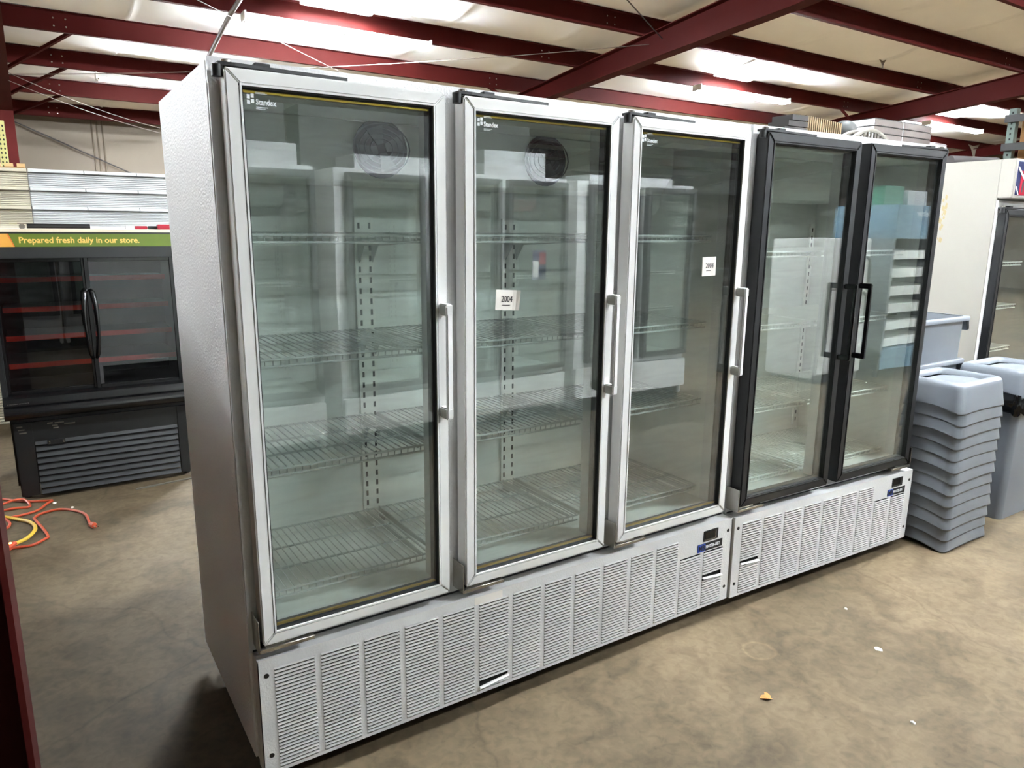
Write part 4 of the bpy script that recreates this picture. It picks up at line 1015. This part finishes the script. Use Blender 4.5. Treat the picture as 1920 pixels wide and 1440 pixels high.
# pallet rack with cardboard boxes at the far right
pr_ = thing('pallet_rack', 'pallet rack with green upright and grey bars at the right edge', 'rack', (7.86, 0.98, 0))
for xx in (0.0, 2.3):
    for yy in (0.0, 0.58):
        po = MB().box(xx, xx + 0.07, yy, yy + 0.07, 0, 2.90).build('upright', M['rackgreen'], pr_)
        if xx == 0.0:
            hm = MB()
            for j in range(18): hm.box(-0.001, 0.0, yy + 0.028, yy + 0.042, 2.0 + j * 0.05, 2.02 + j * 0.05)
            tag(hm.build('upright_holes', M['void'], po), kind='stuff')
for z in (2.50, 2.77):
    for xx in (-0.03, 2.372): MB().box(xx, xx + 0.028, -0.02, 0.67, z, z + 0.07).build('side_bar', M['rackgrey'], pr_)
for yy in (-0.03, 0.652): MB().box(0.0, 2.37, yy, yy + 0.028, 2.24, 2.33).build('beam', M['rackgrey'], pr_)
MB().box(0.0, 2.37, 0.0, 0.65, 2.331, 2.345).build('deck', M['wood'], pr_)
for k, (xa, xb, za, zc) in enumerate(((0.09, 0.70, 2.346, 2.80), (0.09, 0.66, 2.801, 3.22), (0.75, 1.3, 2.346, 2.80))):
    c = thing('cardboard_box', ('lower cardboard box behind the bars of the pallet rack', 'upper cardboard box on the pallet rack, tallest at the right edge', 'cardboard box deeper in the pallet rack')[k], 'box', (7.86 + xa, 1.02, za), 0, 'cardboard boxes in the pallet rack')
    MB().box(0, xb - xa, 0, 0.52, 0, zc - za - 0.002).build('carton', M['cardboard'], c, bevel=0.004, seg=1)
    MB().box(-0.001, 0.0, 0.12, 0.22, 0.0, zc - za - 0.06).build('tape', M['tape'], c)

# ================================================================= THE OPPOSITE SIDE OF THE AISLE (seen in the glass, plus added light blockers)
freezer('display_cooler', 'two-door glass cooler with dark frames across the aisle, at the left', (1.29, -3.2, 0), PI, 1.40, [(0.014, 0.622), (0.689, 1.296)], M['darkgrey'], None, 'LR',
        (1.6, 1.3, 0.95), M['wirew'], M['white'], detail=False, base='plain', cat='cooler', group='coolers across the aisle', fan=False)
freezer('display_cooler', 'three-door glass cooler with dark frames across the aisle', (3.50, -3.2, 0), PI, 2.075, [(0.027, 0.644), (0.706, 1.319), (1.382, 2.001)], M['darkgrey'], None, 'LLL',
        (1.6, 1.3, 0.95), M['wirew'], M['white'], detail=False, base='plain', cat='cooler', group='coolers across the aisle', fan=False)
freezer('display_cooler', 'two-door glass cooler with dark frames across the aisle, right of the three-door one', (5.02, -3.2, 0), PI, 1.40, [(0.014, 0.622), (0.689, 1.296)], M['darkgrey'], None, 'LR',
        (1.6, 1.3, 0.95), M['wirew'], M['white'], detail=False, base='plain', cat='cooler', group='coolers across the aisle', fan=False)
freezer('display_cooler', 'two-door glass cooler added behind the camera to shade the left floor', (-0.15, -3.2, 0), PI, 1.40, [(0.014, 0.622), (0.689, 1.296)], M['darkgrey'], None, 'LR',
        (1.6, 1.3, 0.95), M['wirew'], M['white'], detail=False, base='plain', cat='cooler', group='coolers across the aisle', fan=False)  # added cooler, lengthens the row to shade the floor at the left
for k, (xa, xb, h_, mt, lab) in enumerate(((-1.45, -0.3, 0.55, 'rackgrey', 'tall dark grey carton added as a light blocker on the cooler behind the camera'), (0.0, 1.25, 0.45, 'rackgrey', 'dark grey carton added as a light blocker on the left cooler across the aisle'), (0.2, 1.2, 0.14, 'shelfwhite', 'long white carton on the left cooler across the aisle'), (1.35, 3.40, 0.46, 'rackgrey', 'long dark grey carton added as a light blocker on the three-door cooler across the aisle'), (1.6, 2.5, 0.10, 'shelfwhite', 'flat white panel on the three-door cooler across the aisle'), (2.7, 3.3, 0.2, 'shelfwhite', 'small white carton on the three-door cooler across the aisle'), (3.8, 4.8, 0.06, 'foil', 'silvery sheet on the right cooler across the aisle'))):  # the dark grey cartons are added to block the rear lamps
    tag(MB().box(xa, xb, (-3.95 if h_ > 0.4 else -3.62), (-3.65 if h_ > 0.4 else -3.25), 2.121, 2.121 + h_).build('carton', M[mt], bevel=0.004, seg=1), lab, 'carton')
# white household refrigerator
rf = thing('refrigerator', 'white top-freezer household refrigerator across the aisle', 'refrigerator', (7.35, -3.25, 0), PI)
MB().box(0, 0.74, 0.06, 0.75, 0.04, 1.62).build('body', M['white'], rf, bevel=0.01)
for za, zc in ((0.10, 1.06), (1.07, 1.62)):
    d = MB().box(0, 0.74, 0.0, 0.055, za, zc).build('door', M['white'], rf, bevel=0.012)
    hz = (0.68, 1.03) if za < 1 else (1.10, 1.42)
    MB().tube([(0.06, 0, hz[0]), (0.06, -0.04, hz[0] + 0.04), (0.065, -0.045, (hz[0] + hz[1]) / 2), (0.06, -0.04, hz[1] - 0.04), (0.06, 0, hz[1])], 0.014, 8).build('handle', M['black'], d, smooth='auto')
MB().box(0.02, 0.72, 0.03, 0.7, 0.0, 0.10).build('kick_plate', M['darkgrey'], rf)
# lab refrigerator
lb = thing('laboratory_refrigerator', 'blue-grey laboratory refrigerator with drawers across the aisle', 'refrigerator', (8.75, -3.15, 0), PI)
for xa in (0.0, 1.16): MB().box(xa, xa + 0.04, 0.0, 0.8, 0.10, 1.62).build('side_panel', M['labgrey'], lb)
MB().box(0.04, 1.16, 0.74, 0.8, 0.10, 1.62).build('back_panel', M['liner'], lb)
MB().box(0.0, 1.2, -0.02, 0.8, 1.62, 2.0).build('header', M['labblue'], lb, bevel=0.006)
MB().box(0.0, 1.2, 0.0, 0.78, 0.10, 0.34).build('base_panel', M['labblue'], lb, bevel=0.006)
text('Helmer', 0.10, M['print'], lb, (0.52, -0.022, 1.88), 'maker_lettering', bold=0.001)
MB().box(0.44, 0.455, -0.0215, -0.02, 1.87, 1.96).box(0.475, 0.49, -0.0215, -0.02, 1.87, 1.96).box(0.42, 0.51, -0.0215, -0.02, 1.907, 1.922).build('maker_mark', M['print'], lb)
MB().box(0.15, 0.45, -0.0215, -0.02, 1.66, 1.73).build('name_plate', M['print'], lb)
for k in range(6):
    d = MB().box(0.05, 1.15, 0.10, 0.70, 0.36 + 0.205 * k, 0.36 + 0.205 * k + 0.10).build('drawer', M['liner'], lb)
    MB().box(0.1, 0.3, 0.092, 0.10, 0.38 + 0.205 * k, 0.42 + 0.205 * k).build('drawer_tag', M['yellowtag'], d)
for xx in (0.06, 1.1):
    for yy in (0.08, 0.7): MB().tube([(xx + 0.02, yy, 0), (xx + 0.02, yy, 0.11)], 0.03, 10).build('caster', M['black'], lb)
for k, (xa, w_, h_, mt, lab) in enumerate(((7.6, 0.35, 0.22, 'greenbox', 'green box on the laboratory refrigerator'), (8.05, 0.4, 0.18, 'foil', 'silvery box on the laboratory refrigerator'))):
    tag(MB().box(xa, xa + w_, -3.8, -3.35, 2.001, 2.001 + h_).build('carton', M[mt], bevel=0.004, seg=1), lab, 'box')
# printed flyer on a cooler across the aisle
fy = thing('flyer', 'dark blue flyer with red and white print on the cooler across the aisle', 'flyer', (3.15, -3.116, 1.40), PI)
MB().box(-0.07, 0.07, -0.0012, 0.0, -0.12, 0.12).build('sheet', M['postblue'], fy)
MB().box(-0.065, 0.0, -0.0018, -0.0012, 0.0, 0.10).build('print_block', M['postred'], fy)
MB().box(0.005, 0.06, -0.0018, -0.0012, -0.10, 0.03).build('print_block', M['postwhite'], fy)
